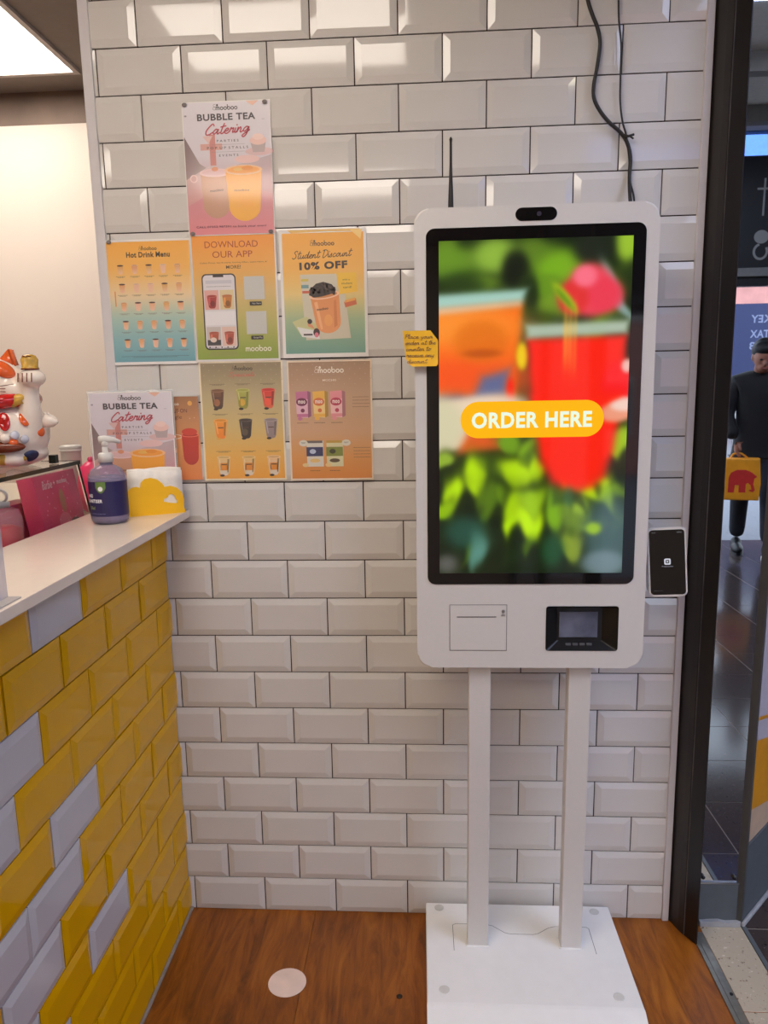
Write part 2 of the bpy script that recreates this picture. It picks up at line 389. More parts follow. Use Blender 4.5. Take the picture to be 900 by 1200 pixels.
XL, XR, H = -0.109, 1.304, 2.72       # back wall tiles from the left trim to the right trim
wall_back = struct(obj('wall_back', box(box(NB(), -0.020, 1.322, 0.0, 0.11, 0, H), -0.131, -0.020, 0.0, 0.11, 0, H), m_grout))
for r in range(27):
    z = (r+0.5)*PZ
    if z+TH/2 > H: break
    off = 0.0 if r % 2 == 0 else PX/2
    left = -0.0185 if z < 1.12 else XL
    for k in range(-2, 8):
        x0 = off+k*PX+0.0014; x1 = x0+TW
        a, c = max(0, left-x0), min(TW, XR-x0)
        if c-a < 0.006: continue
        link('wall_tile', tile_mesh(a, c, m_tile), None, wall_back, (x0+TW/2, 0, z),
             (random.gauss(0, 0.0035), 0, random.gauss(0, 0.0035)))
# side wall under the counter (faces +X)
wall_left = struct(obj('wall_left', B(-0.185, -0.0192, -2.6, 0.0, 0, 1.128), m_grout))
WHITE = {10: (2,), 8: (3,), 7: (3.5,), 6: (2,), 5: (2.5, 3.5), 4: (3,), 3: (1.5, 3.5), 2: (3,), 1: (5.5,), 0: (4, 7), 9: (6.5,)}
for r in range(11):
    z = (r+0.5)*PZ; par = 0.0 if r % 2 == 0 else 0.5
    for k in range(-1, 12):
        d0 = 0.1084+(k+par)*PX; d1 = d0+PX          # distance from the corner
        if d0 > 2.5: continue
        a = max(0, 0.002-d0-0.001)
        if TW-a < 0.006: continue
        m_ = m_grey if (k+par) in WHITE.get(r, ()) or (k > 4 and random.random() < 0.22) else m_yel
        # the tile mesh faces -Y with x to the right; turned +90 deg it faces +X and its right end points to +Y (the corner)
        link('wall_tile', tile_mesh(0, TW-a, m_), None, wall_left, (-0.0192, -(d0+0.001+TW/2), z),
             (random.gauss(0, 0.004), 0, PI/2+random.gauss(0, 0.004)))
# ceiling side & other walls
struct(obj('ceiling', B(-4.0, 1.46, -4.6, 1.6, H, H+0.08), m_ceil))
wf = struct(obj('wall_far', B(-4.0, 1.38, 1.5, 1.62, 0, 2.58), m_cream))
bk = obj('bulkhead', B(-4.0, 1.38, 1.53, 1.62, 2.581, H), mat('brown_bulkhead', (126,106,92), rough=0.5, var=0.25, scale=4), wf)
struct(obj('wall_west', B(-4.1, -4.0, -4.6, 1.62, 0, H), m_cream))
struct(obj('wall_front', B(-4.0, 1.38, -4.7, -4.6, 0, H), m_cream))
tr = struct(obj('trim_1', B(-0.134, -0.1095, -0.011, 0.112, 0.0, H, bev=0.002), m_trim))
def lean(bm, k=-0.0062):
    for v in bm.verts: v.co.x += k*v.co.z
    return bm
struct(obj('trim_2', lean(B(1.3055, 1.3225, -0.012, 0.0, 0.0, H, bev=0.0015)), m_trim))
# floor
floor = struct(obj('floor', B(-4.0, 1.375, -4.6, 1.5, -0.06, -0.004), m_wood))
PW = 0.38
for i in range(5):
    x0 = -0.035+i*PW; x1 = min(x0+PW-0.0008, 1.366)
    y = 0.0-random.Random(i*3+1).choice([0.0, 0.0, 0.0])
    starts = [0.0, -random.Random(i+20).uniform(0.55, 1.3)]; starts.append(starts[1]-1.25)
    for a, b in zip(starts, starts[1:]):
        obj('floor_plank', B(x0, x1, b+0.0012, a, -0.004, 0.0, bev=0.0006, seg=1), m_wood, floor)
struct(obj('baseboard_left', B(-0.0145, -0.008, -2.6, -0.001, 0.0, 0.006), mat('grey_sealant', (150,142,132), rough=0.6, var=0.15)))
# threshold, metal strip, arcade floor
strip = struct(obj('trim_3', lean(B(1.367, 1.398, -4.6, -0.055, -0.004, 0.0035, bev=0.0012), 0), m_alu))
obj('strip_ridge', B(1.378, 1.386, -4.6, -0.10, 0.0035, 0.0052), m_alu, strip)
for yy in (-0.27, -0.62, -1.0):
    obj('screw', lathe(NB(), [(0.0045,0.0035),(0.0045,0.0048)], 10, (1.3905, yy, 0)), m_black, strip)
pave = struct(obj('pavement', B(1.40, 9.0, -5.19, 3.0, -0.08, -0.012), m_stone))
ys = [0.03, -0.32, -0.95, -1.58, -2.2, -2.85, -3.5, -4.1, -4.6]
for a, b in zip(ys, ys[1:]):
    obj('threshold_stone', B(1.400, 1.5105, b+0.002, a, -0.012, 0.001, bev=0.001, seg=1), m_terr, pave)
obj('edge_strip', B(1.5115, 1.523, -4.6, 0.02, -0.012, 0.003), m_rail, pave)
for j in range(-1, 17):
    y1 = -0.036-0.305*j; y0 = y1-0.305+0.004
    for i in range(0, 8):
        x0 = 1.295+0.345*i; x1 = x0+0.345-0.004
        if i == 0: x0, x1 = 1.525, 1.636
        else: x0, x1 = 1.64+0.345*(i-1), 1.64+0.345*i-0.004
        if y1 < -5.2: continue
        obj('paving_tile', B(x0, x1, y0, y1, -0.012, 0.0), m_stone, pave)
m_pgrout = mat('light_paving_joint', (150,140,132), rough=0.8)
obj('joint_bed', B(1.524, 4.05, -5.18, 0.26, -0.012, -0.0012), m_pgrout, pave)
# black door frame at the right end of the tiles
door = empty('door_1', (1.33, -0.03, 0)); struct(door)
def dl(name, bm, m, k=-0.0062): 
    o = obj(name, lean(bm, k), m); o.parent = door; o.matrix_parent_inverse = Matrix.Translation((-1.33, 0.03, 0)); return o
dl('door_frame', prism(NB(), [(1.3235,-.001),(1.337,-.045),(1.344,-.062),(1.3685,-.062),(1.3685,-.001)], 0.0, 2.66, 'z'), m_jamb)
dl('door_stop', prism(NB(), [(1.346,-.0635),(1.3665,-.101),(1.3685,-.101),(1.3685,-.0635)], 0.0, 2.66, 'z'), mat('black_gloss_frame', (24,21,21), rough=0.3, var=0.1))
dl('frame_bead', B(1.3455, 1.3475, -0.0655, -0.0625, 0.0, 2.66), mat('worn_bead', (78,74,72), rough=0.4, var=0.5, scale=14))  # paler strip painted as the highlight line along the jamb
# shopfront beyond the opening (out of frame, keeps the room closed)
wr = empty('window_3', (1.38, -3.0, 0)); struct(wr)
for a in (-1.75, -3.1, -4.55): obj('post', B(-0.03, 0.03, a+3.0, a+3.06, 0, H-0.01), m_jamb, wr)
obj('transom', B(-0.03, 0.03, -1.55, 2.99, 2.46, H-0.01), m_jamb, wr)
obj('window_pane', B(-0.003, 0.003, -1.49, 1.25, 0.05, 2.46), m_clear, wr)
obj('rail', B(-0.03, 0.03, -1.49, 1.25, 0.004, 0.05), m_jamb, wr)
# mirror-like side pane with kick plate
w1 = empty('window_1', (1.45, -0.02, 0)); struct(w1)
obj('kick_plate', B(-0.081, 0.056, 0.0, 0.03, 0.0, 0.124, bev=0.001), m_rail, w1)
obj('sealant', prism(NB(), [(-0.05,0),(0.058,0),(0.058,0.017),(0.02,0.012),(0.0,0.019),(-0.03,0.014),(-0.05,0.016)], -0.012, 0.0, 'y', 0.002), mat('grey_white_sealant', (160,160,162), rough=0.7, var=0.1), w1)
obj('window_pane', B(-0.081, 0.0515, 0.004, 0.028, 0.126, 2.66), m_mirror, w1)
obj('glazing_bead', box(box(NB(), -0.081, 0.0535, -0.001, 0.004, 0.123, 0.1275), 0.0515, 0.0535, -0.001, 0.006, 0.127, 2.66), m_steel, w1)
for dx in (-0.046, 0.036):
    obj('fixing_stud', lathe(NB(), [(0.0055,0),(0.0055,0.006),(0.003,0.009)], 12), m_black, w1, (dx, 0.003, 0.143), (PI/2, 0, 0))
# splayed shop window going away to the right
w2 = empty('window_2', (1.508, -0.028, 0), math.atan2(0.140, 0.129)); struct(w2)
obj('post', B(0, 0.012, -0.002, 0.03, 0.0, 2.66, bev=0.001), mat('dark_grey_post', (74,73,72), rough=0.45), w2)
obj('bottom_rail', B(0.0125, 1.6, 0.0, 0.03, 0.0, 0.235), m_rail, w2)
obj('sealant', B(0.002, 1.6, -0.010, 0.0, 0.0, 0.014, bev=0.004), mat('grey_white_sealant_2', (160,160,162), rough=0.7, var=0.1), w2)
obj('window_pane', B(0.0125, 1.6, 0.006, 0.012, 0.236, 2.66), mat('frosted_white_pane', (196,188,196), rough=0.25, var=0.02), w2)
DZ = (0.235, 0.332, 0.530, 0.586, 0.596)
dc = NB()
for i in range(60):
    s0 = 0.013+i*0.026; s1 = s0+0.026
    f = lambda s: 0.02*math.sin((s-0.03)*3.0)-0.25*(s-0.03)
    for lo, hi in ((DZ[1], DZ[2]),):
        dc.faces.new([dc.verts.new(p) for p in ((s0,0.0052,lo+f(s0)),(s1,0.0052,lo+f(s1)),(s1,0.0052,hi+f(s1)*1.1),(s0,0.0052,hi+f(s0)*1.1))])
    dc.faces.new([dc.verts.new(p) for p in ((s0,0.0052,DZ[3]+f(s0)),(s1,0.0052,DZ[3]+f(s1)),(s1,0.0052,DZ[4]+f(s1)),(s0,0.0052,DZ[4]+f(s0)))])
obj('orange_decal', dc, mat('orange_vinyl', (222,150,30), rough=0.35), w2)
dc = NB()
for i in range(60):
    s0 = 0.013+i*0.026; s1 = s0+0.026
    dc.faces.new([dc.verts.new(p) for p in ((s0,0.0052,.236),(s1,0.0052,.236),(s1,0.0052,max(.237,DZ[1]+f(s1))),(s0,0.0052,max(.237,DZ[1]+f(s0))))])
obj('tan_decal', dc, mat('tan_vinyl', (204,174,146), rough=0.35), w2)

# ------------------------------------------------------------------ ceiling lights
def panel(x0, x1, y0, y1, label, dm=None):
    t = empty('ceiling_light', ((x0+x1)/2, (y0+y1)/2, H)); tag(t, label, 'ceiling light')
    a, b = (x1-x0)/2, (y1-y0)/2; w = 0.022
    fr = NB()
    for q in ((-a,a,-b,-b+w),(-a,a,b-w,b),(-a,-a+w,-b+w,b-w),(a-w,a,-b+w,b-w)): box(fr, q[0], q[1], q[2], q[3], -0.014, -0.001)
    obj('frame', fr, m_lframe, t); obj('diffuser', B(-a+w, a-w, -b+w, b-w, -0.010, -0.002), dm or m_panel, t)
panel(-1.45, -0.69, 0.10, 1.335, 'large glowing white ceiling panel at the upper left beyond the counter')
panel(-0.25, 0.63, -1.42, -0.82, 'oblong ceiling panel above the customer floor nearest the posters', m_panel2)
panel(-0.75, 0.60, -3.45, -2.85, 'long ceiling panel over the middle of the shop', m_panel2)
panel(-2.4, -1.5, -2.3, -1.7, 'ceiling panel at the far side of the serving area', m_panel2)  # extra panel added out of view to brighten the shop

# ------------------------------------------------------------------ counter
ct = empty('countertop', (-0.07, -1.3, 1.14)); tag(ct, 'long white countertop with square edge on the yellow tiled counter wall', 'worktop')
obj('slab', B(-0.115, 0.126, -1.3, 1.288, 0.0, 0.020, bev=0.0015), m_counter, ct)
obj('underlay', B(-0.112, 0.050, -1.3, 1.288, -0.0115, -0.0002), mat('grey_underlay', (120,110,100)), ct)
# white stand for the display case
cb = empty('back_cabinet', (-0.49, -1.0, 0)); tag(cb, 'low white cabinet behind the counter carrying the glass case', 'cabinet')
obj('body', B(-0.29, 0.285, -1.2, 0.97, 0.06, 1.10, bev=0.003), m_cream, cb)
obj('plinth', B(-0.27, 0.26, -1.18, 0.95, 0.0, 0.06), m_black, cb)
for i in range(4): obj('door', B(-0.302, -0.2905, -1.19+i*0.54, -0.66+i*0.54, 0.08, 1.08, bev=0.002), m_kiosk, cb)

# ------------------------------------------------------------------ posters
def page(label, W_, H_, cx, cz, y, name='poster', cat='poster', group=None, pins=(), rot=0.0, margin_col=None, thick=0.0008):
    t = empty(name, (cx, y, cz)); t.rotation_euler = (0, rot, 0); tag(t, label, cat, group)
    obj('page', B(-W_/2000, W_/2000, -thick/2, thick/2, -H_/2000, H_/2000), margin_col or m_paper, t)
    for u, v, c in pins:
        obj('blu_tack', ball(NB(), ((u-W_/2)/1000, -0.0035, (H_/2-v)/1000), (0.0062, 0.002, 0.0046), 2), mat('tack_grey', (128,122,120), rough=0.7), t)
    return t
def catering():
    a = Art(210, 297)
    a.grad(2, 208, 2, 295, [(0,(228,222,230)),(.4,(224,214,222)),(.6,(205,170,175)),(.75,(216,140,146)),(1,(232,138,146))])
    a.poly([(2,75),(2,170),(60,150),(36,135)], [(120,100,100),(160,130,130),(200,180,182),(170,150,150)])     # printed grey-brown wedge
    a.poly([(2,170),(60,140),(60,200),(2,230)], [(214,176,172),(225,205,205),(224,170,168),(214,150,150)])
    a.poly([(125,140),(208,120),(208,205),(120,180)], [(205,185,190),(190,170,174),(206,150,158),(206,170,175)])
    a.poly([(152,2),(182,2),(168,12)], (240,190,165)); a.ellipse(8, 30, 3, 2, (150,140,150)); a.ellipse(192, 42, 4, 1, (200,190,200))
    a.rect(40, 92, 92, 106, (226,170,160)); a.rect(62, 76, 72, 140, (216,140,132)); a.poly([(46,75),(60,92),(70,75)], (232,196,192))
    a.ellipse(180, 112, 34, 9, (226,190,190)); a.ellipse(150, 128, 30, 9, (238,200,196))
    a.poly([(160,92),(196,92),(192,114),(165,114)], (190,170,170)); a.ellipse(178, 88, 20, 10, (240,200,190)); a.ellipse(178, 80, 13, 7, (246,214,206))
    a.ellipse(20, 168, 9, 9, (240,205,200)); a.ellipse(20, 168, 6.5, 6.5, (216,170,168))
    a.cup(72, 156, 72, 102, (216,160,128), (244,208,206), (200,150,120), rd=True, dark=(236,196,196))
    a.ellipse(72, 148, 8, 5, (236,160,120))
    a.cup(140, 152, 86, 114, (250,170,40), (250,196,140), (252,184,60), rd=True, dark=(250,164,50))
    a.ellipse(128, 150, 12, 4, (246,190,90)); a.ellipse(150, 148, 14, 5, (240,150,40)); a.ellipse(146, 215, 20, 22, (252,176,48))
    a.text('mooboo', 58, 90, 192, 198, (90,50,40), .02, rot=-.08); a.text('mooboo', 116, 152, 194, 199, (150,90,20), .02)
    a.logo(82, 132, 19, (58,52,58)); a.text('BUBBLE TEA', 36, 174, 27, 42, (66,58,64), 0.03)
    a.script('Catering', 52, 158, 73, 11, (196,66,84), 2.8, slant=.35, rise=.05)
    a.text('P A R T I E S', 80, 132, 84, 89, (90,80,86), .01); a.text('P O P  U P  S T A L L S', 56, 154, 99, 104.5, (90,80,86), .01); a.text('E V E N T S', 84, 130, 116, 121, (90,80,86), .01)
    a.rect(66, 146, 94.5, 95, (150,140,146)); a.rect(66, 146, 110.5, 111, (150,140,146))
    a.text('CALL 07352 987391 to book your event', 20, 190, 275, 281, (110,50,66), .01)
    return a
YP = -0.0095
t = page('pink and white bubble tea catering poster taped highest on the tiles', 210, 297, 0.2025, 1.9745, YP-0.0015, pins=((8,6,0),(198,6,0),(10,292,0),(200,292,0)), rot=0.0)
catering().build(t, m_lam)
t = page('orange to teal hot drink menu poster with rows of small cups', 210, 297, -0.0065, 1.6745, YP, pins=((10,5,0),))
a = Art(210, 297)
a.grad(0, 207, 5, 290, [(0,(252,180,70)),(.22,(250,190,96)),(.45,(240,214,172)),(.62,(176,204,190)),(.8,(140,186,190)),(1,(110,168,182))])
a.logo(88, 126, 25, (60,44,30)); a.text('Hot Drink Menu', 50, 158, 29, 42, (52,40,34), .03)
a.k += 6; kk = a.k-5
rr = random.Random(5)
for r in range(5):
    for c in range(5):
        col = rr.choice([(236,176,130),(230,160,96),(226,150,100),(240,190,160),(226,166,80)]); dk = rr.random() < .35
        u, v = 33+c*35.5+r*1.2, 60+r*44
        a.cup(u, v, 15, 20, col, (90,50,44) if dk else (240,206,176), (244,200,170), k=kk, dark=(80,44,38) if dk else None)
        a.caption(u, v+25, 24, (120,100,80), k=kk+4, h=1.0)
a.caption(105, 276, 170, (80,110,116), n=2, h=1.2); a.rect(14, 17, 120, 156, (226,150,80))
a.build(t, m_lam)
t = page('orange and green app download poster below the catering poster', 210, 297, 0.2025, 1.6775, YP)
a = Art(210, 297)
a.grad(4, 206, 0, 291, [(0,(250,158,50)),(.25,(240,176,84)),(.45,(222,188,120)),(.7,(190,184,104)),(.9,(156,172,74)),(1,(140,164,60))])
a.text('DOWNLOAD', 36, 166, 13, 28, (178,66,24), .0); a.text('OUR APP', 54, 152, 36, 51, (178,66,24), .0)
a.text('Collect Points, Get Rewards, Exciting Offers, Latest News, &', 22, 186, 61, 65, (96,70,40), .0); a.text('MORE!', 86, 122, 69, 77, (96,70,40), .01)
a.poly([(38,272),(100,272),(110,284),(30,284)], (150,160,80))
a.poly([(u, -v) for u, v in rrect(24, 108, -268, -88, 11)], (44,38,40)); a.poly([(u, -v) for u, v in rrect(27, 105, -265, -91, 9)], (226,222,226))
a.rect(52, 78, 91, 96, (44,38,40)); a.rect(33, 98, 103, 111, (206,204,212)); a.caption(66, 117, 62, (150,146,150), 1)
for u0, v0, bgc, cc in ((29,126,(226,170,160),(176,50,46)), (67,126,(224,206,160),(206,130,50)), (30,213,(206,196,190),(196,90,60)), (68,213,(232,200,186),(186,80,60))):
    a.rect(u0, u0+35, v0, v0+46, bgc); a.cup(u0+18, v0+14, 24, 29, cc, (200,120,100)); a.rect(u0+9, u0+14, v0+18, v0+36, tuple(min(255, x+34) for x in cc)); a.ellipse(u0+19, v0+32, 6, 7, tuple(x*.7 for x in cc)); a.caption(u0+16, v0+50, 26, (120,116,120), 1)
a.rect(31, 64, 244, 257, (60,60,64)); a.ellipse(46, 244, 8, 6, (236,214,200)); a.rect(29, 103, 176, 209, (238,236,238))
for i in range(5): a.ellipse(36+i*15, 262, 1.8, 1.8, (70,60,60))
a.rect(128, 178, 96, 150, (204,204,198)); a.rect(130, 180, 178, 232, (204,204,198))                # plain squares where the codes are
for v in (155, 236): a.poly([(u, -w_) for u, w_ in rrect(140, 170, -v-9, -v, 1.5)], (50,46,40)); 
a.text('App Store', 146, 168, 157.5, 162, (220,220,210)); a.text('Google Play', 146, 168, 238.5, 243, (220,220,210))
a.logo(126, 188, 272, (240,238,214), ears=False)
a.build(t, m_lam)
t = page('orange and teal student discount poster with a cup of pearls', 210, 300, 0.4205, 1.6845, YP)
a = Art(210, 300)
a.grad(7, 203, 9, 290, [(0,(250,176,66)),(.3,(248,188,90)),(.5,(236,206,130)),(.72,(166,190,150)),(1,(116,166,150))])
a.poly([(20,2),(195,2),(190,8),(110,6),(30,9)], (240,196,110)); a.poly([(170,3),(200,4),(196,26),(180,12)], (252,214,130))
a.logo(82, 132, 38, (56,46,44))
a.script('Student Discount', 30, 172, 68, 8.2, (70,50,40), 1.7, slant=.3, rise=.03)
a.text('10% OFF', 47, 163, 75, 93, (58,42,36), .05, rot=-.02)
a.poly([(48,104),(150,104),(168,255),(58,258)], (214,206,184)); a.rect(50, 68, 114, 120, (216,196,90)); a.rect(50, 68, 128, 136, (120,160,160)); a.rect(52, 70, 142, 148, (206,100,70))
a.poly([(136,102),(184,102),(186,146),(142,152)], (246,198,60)); a.text('with a', 150, 168, 116, 120, (90,70,50)); a.text('student', 148, 174, 124, 129, (90,70,50)); a.text('card!', 152, 172, 133, 138, (90,70,50))
a.poly([(153,170),(182,162),(184,176),(156,183)], (214,110,70)); a.poly([(155,166),(180,160),(181,166),(155,172)], (240,170,80))
a.poly([(25,214),(60,202),(92,228),(90,250),(44,244)], (206,206,150)); a.poly([(36,226),(84,236),(92,256),(48,250)], (232,232,230)); a.ellipse(84, 240, 8, 10, (60,30,36)); a.ellipse(84, 246, 5, 6, (226,120,140)); a.ellipse(68, 214, 6, 6, (50,40,44)); a.poly([(62,218),(74,222),(80,232),(64,226)], (226,150,110)); a.rect(52, 74, 243, 247, (70,60,60))
a.cup(106, 153, 70, 90, (232,150,86), (250,206,170), (240,160,100), tilt=-.12, rd=True)
a.poly([(80,170),(88,168),(100,232),(95,234)], (246,184,130)); a.poly([(128,166),(134,164),(136,224),(128,230)], (222,134,76)); a.ellipse(114, 212, 10, 14, (244,170,96))
k0 = a.k+1; a.k += 3
a.poly([(68,152),(72,138),(86,126),(104,122),(124,128),(134,140),(132,148),(100,156),(80,158)], (44,32,30), k=k0)
for i in range(60):
    u = rr.uniform(72, 130); v = rr.uniform(0, 1); top = 124+abs(u-102)*.38; a.ellipse(u, top+v*(150-top), 3.4, 3.2, rr.choice([(64,48,44),(44,32,30),(84,66,60),(34,24,24)]), 8, k=k0+1+(i % 2))
a.text('mooboo', 86, 114, 182, 188, (70,40,30), .03, rot=-.12)
a.build(t, m_lam)
t = page('beige and yellow seasonal drinks poster with nine cups', 210, 297, 0.2065, 1.3815, YP, margin_col=mat('cream_page', (240,226,196)))
a = Art(210, 297)
a.grad(4, 206, 4, 292, [(0,(150,134,104)),(.3,(196,178,134)),(.55,(218,190,122)),(.8,(240,182,80)),(1,(244,168,50))])
a.k += 1; kk = a.k
for i in range(40): a.ellipse(12+(i % 8)*26+(i//8 % 2)*13, 10+(i//8)*12, 1.1, 1.1, (196,182,150), 6, k=kk)
a.logo(90, 134, 22, (60,44,36)); a.script('Specials'.replace('S', 'S'), 74, 140, 37, 4.6, (206,110,90), 1.5) if all(c in GL for c in 'Specials') else None
cols = [(134,86,56),(184,186,84),(226,52,42),(250,160,44),(66,52,48),(156,138,138),(238,196,120),(236,190,110),(240,190,130)]
lows = [(60,44,36),(160,150,60),(230,110,70),(252,140,30),(50,38,34),(150,130,130),(226,214,200),(226,214,200),(226,214,200)]
k0 = a.k+1; a.k += 7
for i in range(9):
    u = 44+(i % 3)*64+(i//3)*3.5; v = (71,145,238)[i//3]
    a.cup(u, v, 33, 46, cols[i], tuple(min(255, x*.8+55) for x in cols[i]), lows[i], k=k0); a.ellipse(u-6, v+46, 6, 3, (50,34,30) if i != 3 else (236,170,70), k=k0+4)
    a.rect(u-7, u+7, v+17, v+19.5, (90,60,40), k=k0+4)
    a.poly([(u+9,v+4),(u+14,v+4),(u+10,v+38),(u+7,v+38)], tuple(x*.72 for x in cols[i]), k=k0+3); a.poly([(u-13,v+5),(u-10,v+5),(u-7,v+34),(u-9,v+34)], tuple(min(255, x*.7+80) for x in cols[i]), k=k0+3)
    if i < 3 or i == 4: a.ellipse(u-3, v+30, 8, 9, [(170,110,70),(226,180,60),(250,90,60),0,(96,80,60)][i], k=k0+3)
    if i > 5: a.rect(u-10, u+10, v+14, v+33, (240,150,40), k=k0+3)
    a.caption(u, v-16, 38, (100,84,66), k=k0+4, h=1.1)
a.build(t, m_lam)
t = page('tan and orange mochi poster with snack boxes right of the drinks poster', 210, 297, 0.4275, 1.3795, YP, margin_col=mat('cream_page_2', (238,220,196)))
a = Art(210, 297)
a.grad(4, 206, 4, 292, [(0,(172,138,110)),(.3,(204,166,134)),(.6,(216,170,130)),(.8,(228,158,84)),(1,(226,138,48))])
a.k += 1; kk = a.k
for i in range(40): a.ellipse(12+(i % 8)*26+(i//8 % 2)*13, 10+(i//8)*12, 1.1, 1.1, (206,180,156), 6, k=kk)
a.logo(78, 140, 30, (248,240,226)); a.text('MOCHIS', 88, 122, 46, 51, (246,232,214), .01)
for i, (c1, c2, c3) in enumerate((((206,120,160),(120,40,76),(236,190,206)), ((244,190,80),(226,120,60),(248,214,140)), ((236,150,160),(200,60,90),(248,200,200)))):
    u = 19+i*43
    a.poly([(u,76),(u+30,74),(u+30,140),(u+2,138)], c3); a.poly([(u+30,74),(u+38,77),(u+38,136),(u+30,140)], tuple(x*.75 for x in c1))
    a.poly([(u,76),(u+30,74),(u+30,94),(u+1,98)], c1); a.ellipse(u+15, 101, 14, 10, c2); a.text('moo', u+6, u+24, 97, 105, (250,236,230), .03); a.ellipse(u+17, 122, 5, 5, c2); a.rect(u+2, u+30, 130, 138, c1); a.ellipse(u+10, 142, 6, 4.5, c1); a.caption(u+16, 152, 28, (90,60,40), 1)
for i, (c1, c2) in enumerate((((44,50,96),(226,220,206)), ((130,140,50),(222,216,170)))):
    u = 43+i*50
    a.rect(u, u+42, 197, 262, c2); a.rect(u, u+40, 197, 203, (110,100,96) if i == 0 else (200,160,60)); a.rect(u-1, u+41, 213, 236, c1); a.ellipse(u+15, 224, 8, 6, (190,200,226) if i == 0 else (60,60,30)); a.ellipse(u+20, 247, 13, 5, (236,200,120) if i == 0 else (90,70,40)); a.ellipse(u-4+i*8, 258, 8, 5, (238,206,140)); a.ellipse(u-8+i*58, 203, 11, 8, (226,222,206)); a.caption(u-8+i*58, 201, 12, (90,86,76), 2, .9); a.caption(u+20, 272, 26, (90,60,40), 1)
for v in (90, 215):
    for i in range(4): a.caption(182, v+i*8, 42, (120,90,66), 1, 1.1)
a.build(t, m_lam)
t = page('small orange iced drink poster half hidden behind the counter sign', 148, 210, 0.021, 1.341, YP)
a = Art(148, 210)
a.grad(0, 148, 0, 210, [(0,(170,116,76)),(.3,(206,142,92)),(.6,(226,150,90)),(1,(232,132,60))])
a.text('mooboo', 60, 98, 14, 22, (246,236,220), .02); a.ellipse(126, 17, 6, 6, (240,180,90)); a.text('FOCUS ON', 60, 118, 30, 40, (110,50,30), .01); a.text('Jungle', 64, 104, 46, 58, (110,60,40), 0)
a.cup(76, 100, 52, 90, (240,160,90), (240,214,190)); a.cup(122, 96, 44, 76, (206,50,30), (236,120,100), (190,40,26), rd=True); a.ellipse(121, 88, 20, 9, (216,64,44))
a.k += 1
for i in range(16): a.ellipse(rr.uniform(10, 140), rr.uniform(8, 90), 1.2, 1.2, (240,210,180), 6, k=a.k)
a.build(t, m_lam)
# catering sign in a clear stand on the counter
t = empty('counter_sign', (-0.0725, -0.026, 1.160)); tag(t, 'clear stand on the counter with a second bubble tea catering page', 'sign')
obj('stand', box(B(-0.110, 0.110, -0.0012, 0.0012, 0.0, 0.304, bev=0.0004), -0.110, 0.110, -0.014, 0.014, 0.0, 0.002), mat('clear_acrylic', (245,248,250), rough=0.03, alpha=0.28), t)
pg = obj('page', B(-0.1065, 0.1065, -0.0022, -0.0014, 0.002, 0.3), m_paper, t)
a = catering(); a.w, a.h = 210, 297
c_ = empty('x'); 
a.build(c_, m_lam)
for ch in list(c_.children):
    ch.parent = t; ch.location = (0, -0.0018, 0.151); ch.scale = (1.012, 1, 1.0)
bpy.data.objects.remove(c_)

# ------------------------------------------------------------------ kiosk
KX, KY = 0.900, -0.1925
ks = empty('order_kiosk', (0.905, -0.19, 0.0)); tag(ks, 'tall white self-order kiosk with a lit drinks screen on two posts', 'kiosk')
def rel(o, p, base):  # child built in world coordinates
    o.parent = p; o.matrix_parent_inverse = Matrix.Translation(-Vector(base)); return o
KB = (0.905, -0.19, 0.0)
def kobj(name, bm, m, smooth=False): return rel(obj(name, bm, m, smooth=smooth), ks, KB)
# base slab with bevelled front
bmb = NB(); prism(bmb, rrect(0.656, 1.155, -0.520, -0.020, 0.012, 4), 0.0, 0.050, 'z')
for v in bmb.verts:
    if v.co.z > 0.04 and v.co.y < -0.48: v.co.y = -0.372 + (v.co.y+0.508)*0.0; v.co.x = 0.905+(v.co.x-0.905)*0.985
    elif v.co.z > 0.04: v.co.x = 0.905+(v.co.x-0.905)*0.99
bm2 = NB()
prism(bm2, [(-0.022,0.004),(-0.022,0.047),(-0.026,0.050),(-0.372,0.050),(-0.380,0.048),(-0.470,0.012),(-0.470,0.0)], 0.6565, 1.1545, 'x', 0.003)
bmb.free(); base = kobj('base', bm2, m_kbase)
m_cap = mat('translucent_cap', (208,206,200), rough=0.4)
for x, y in ((0.693,-0.045),(1.112,-0.047),(0.698,-0.335),(1.104,-0.342)):
    rel(obj('screw_cover', lathe(NB(), [(0.0125,0.0502),(0.0125,0.0512),(0.011,0.0518)], 20, (x, y, 0)), m_cap), base, (0,0,0))
    
hp = catmull([(0.727,-0.205,0),(0.727,-0.118,0),(0.732,-0.108,0),(0.762,-0.107,0)], 3)
seam = [(0.727,-0.205),(0.727,-0.112),(0.735,-0.107),(0.815,-0.107),(0.832,-0.112),(0.862,-0.137),(0.875,-0.141),(0.935,-0.141),(0.948,-0.137),(0.978,-0.115),(0.995,-0.109),(1.078,-0.109),(1.083,-0.114),(1.083,-0.205)]
sb = NB()
for p, q in zip(seam, seam[1:]): 
    d = (Vector(q)-Vector(p)).normalized()*0.0006; n = Vector((-d.y, d.x))
    P0, P1 = Vector(p)-d, Vector(q)+d
    sb.faces.new([sb.verts.new((w.x, w.y, 0.0503)) for w in (P0+n, P1+n, P1-n, P0-n)])
kobj('hatch_seam', sb, mat('seam_shadow_gap', (96,92,88), rough=0.8))
for x in (0.788, 1.023):
    kobj('post', B(x-0.026, x+0.026, -0.188, -0.152, 0.050, 0.832, bev=0.002), m_kiosk)
    kobj('foot_plate', B(x-0.030, x+0.030, -0.191, -0.149, 0.0503, 0.0525, bev=0.0006), m_kbase)
kobj('mounting_bracket', box(B(0.74, 1.07, -0.150, -0.118, 0.95, 1.65, bev=0.002), 0.72, 1.09, -0.152, -0.14, 0.9, 1.7), m_kiosk)
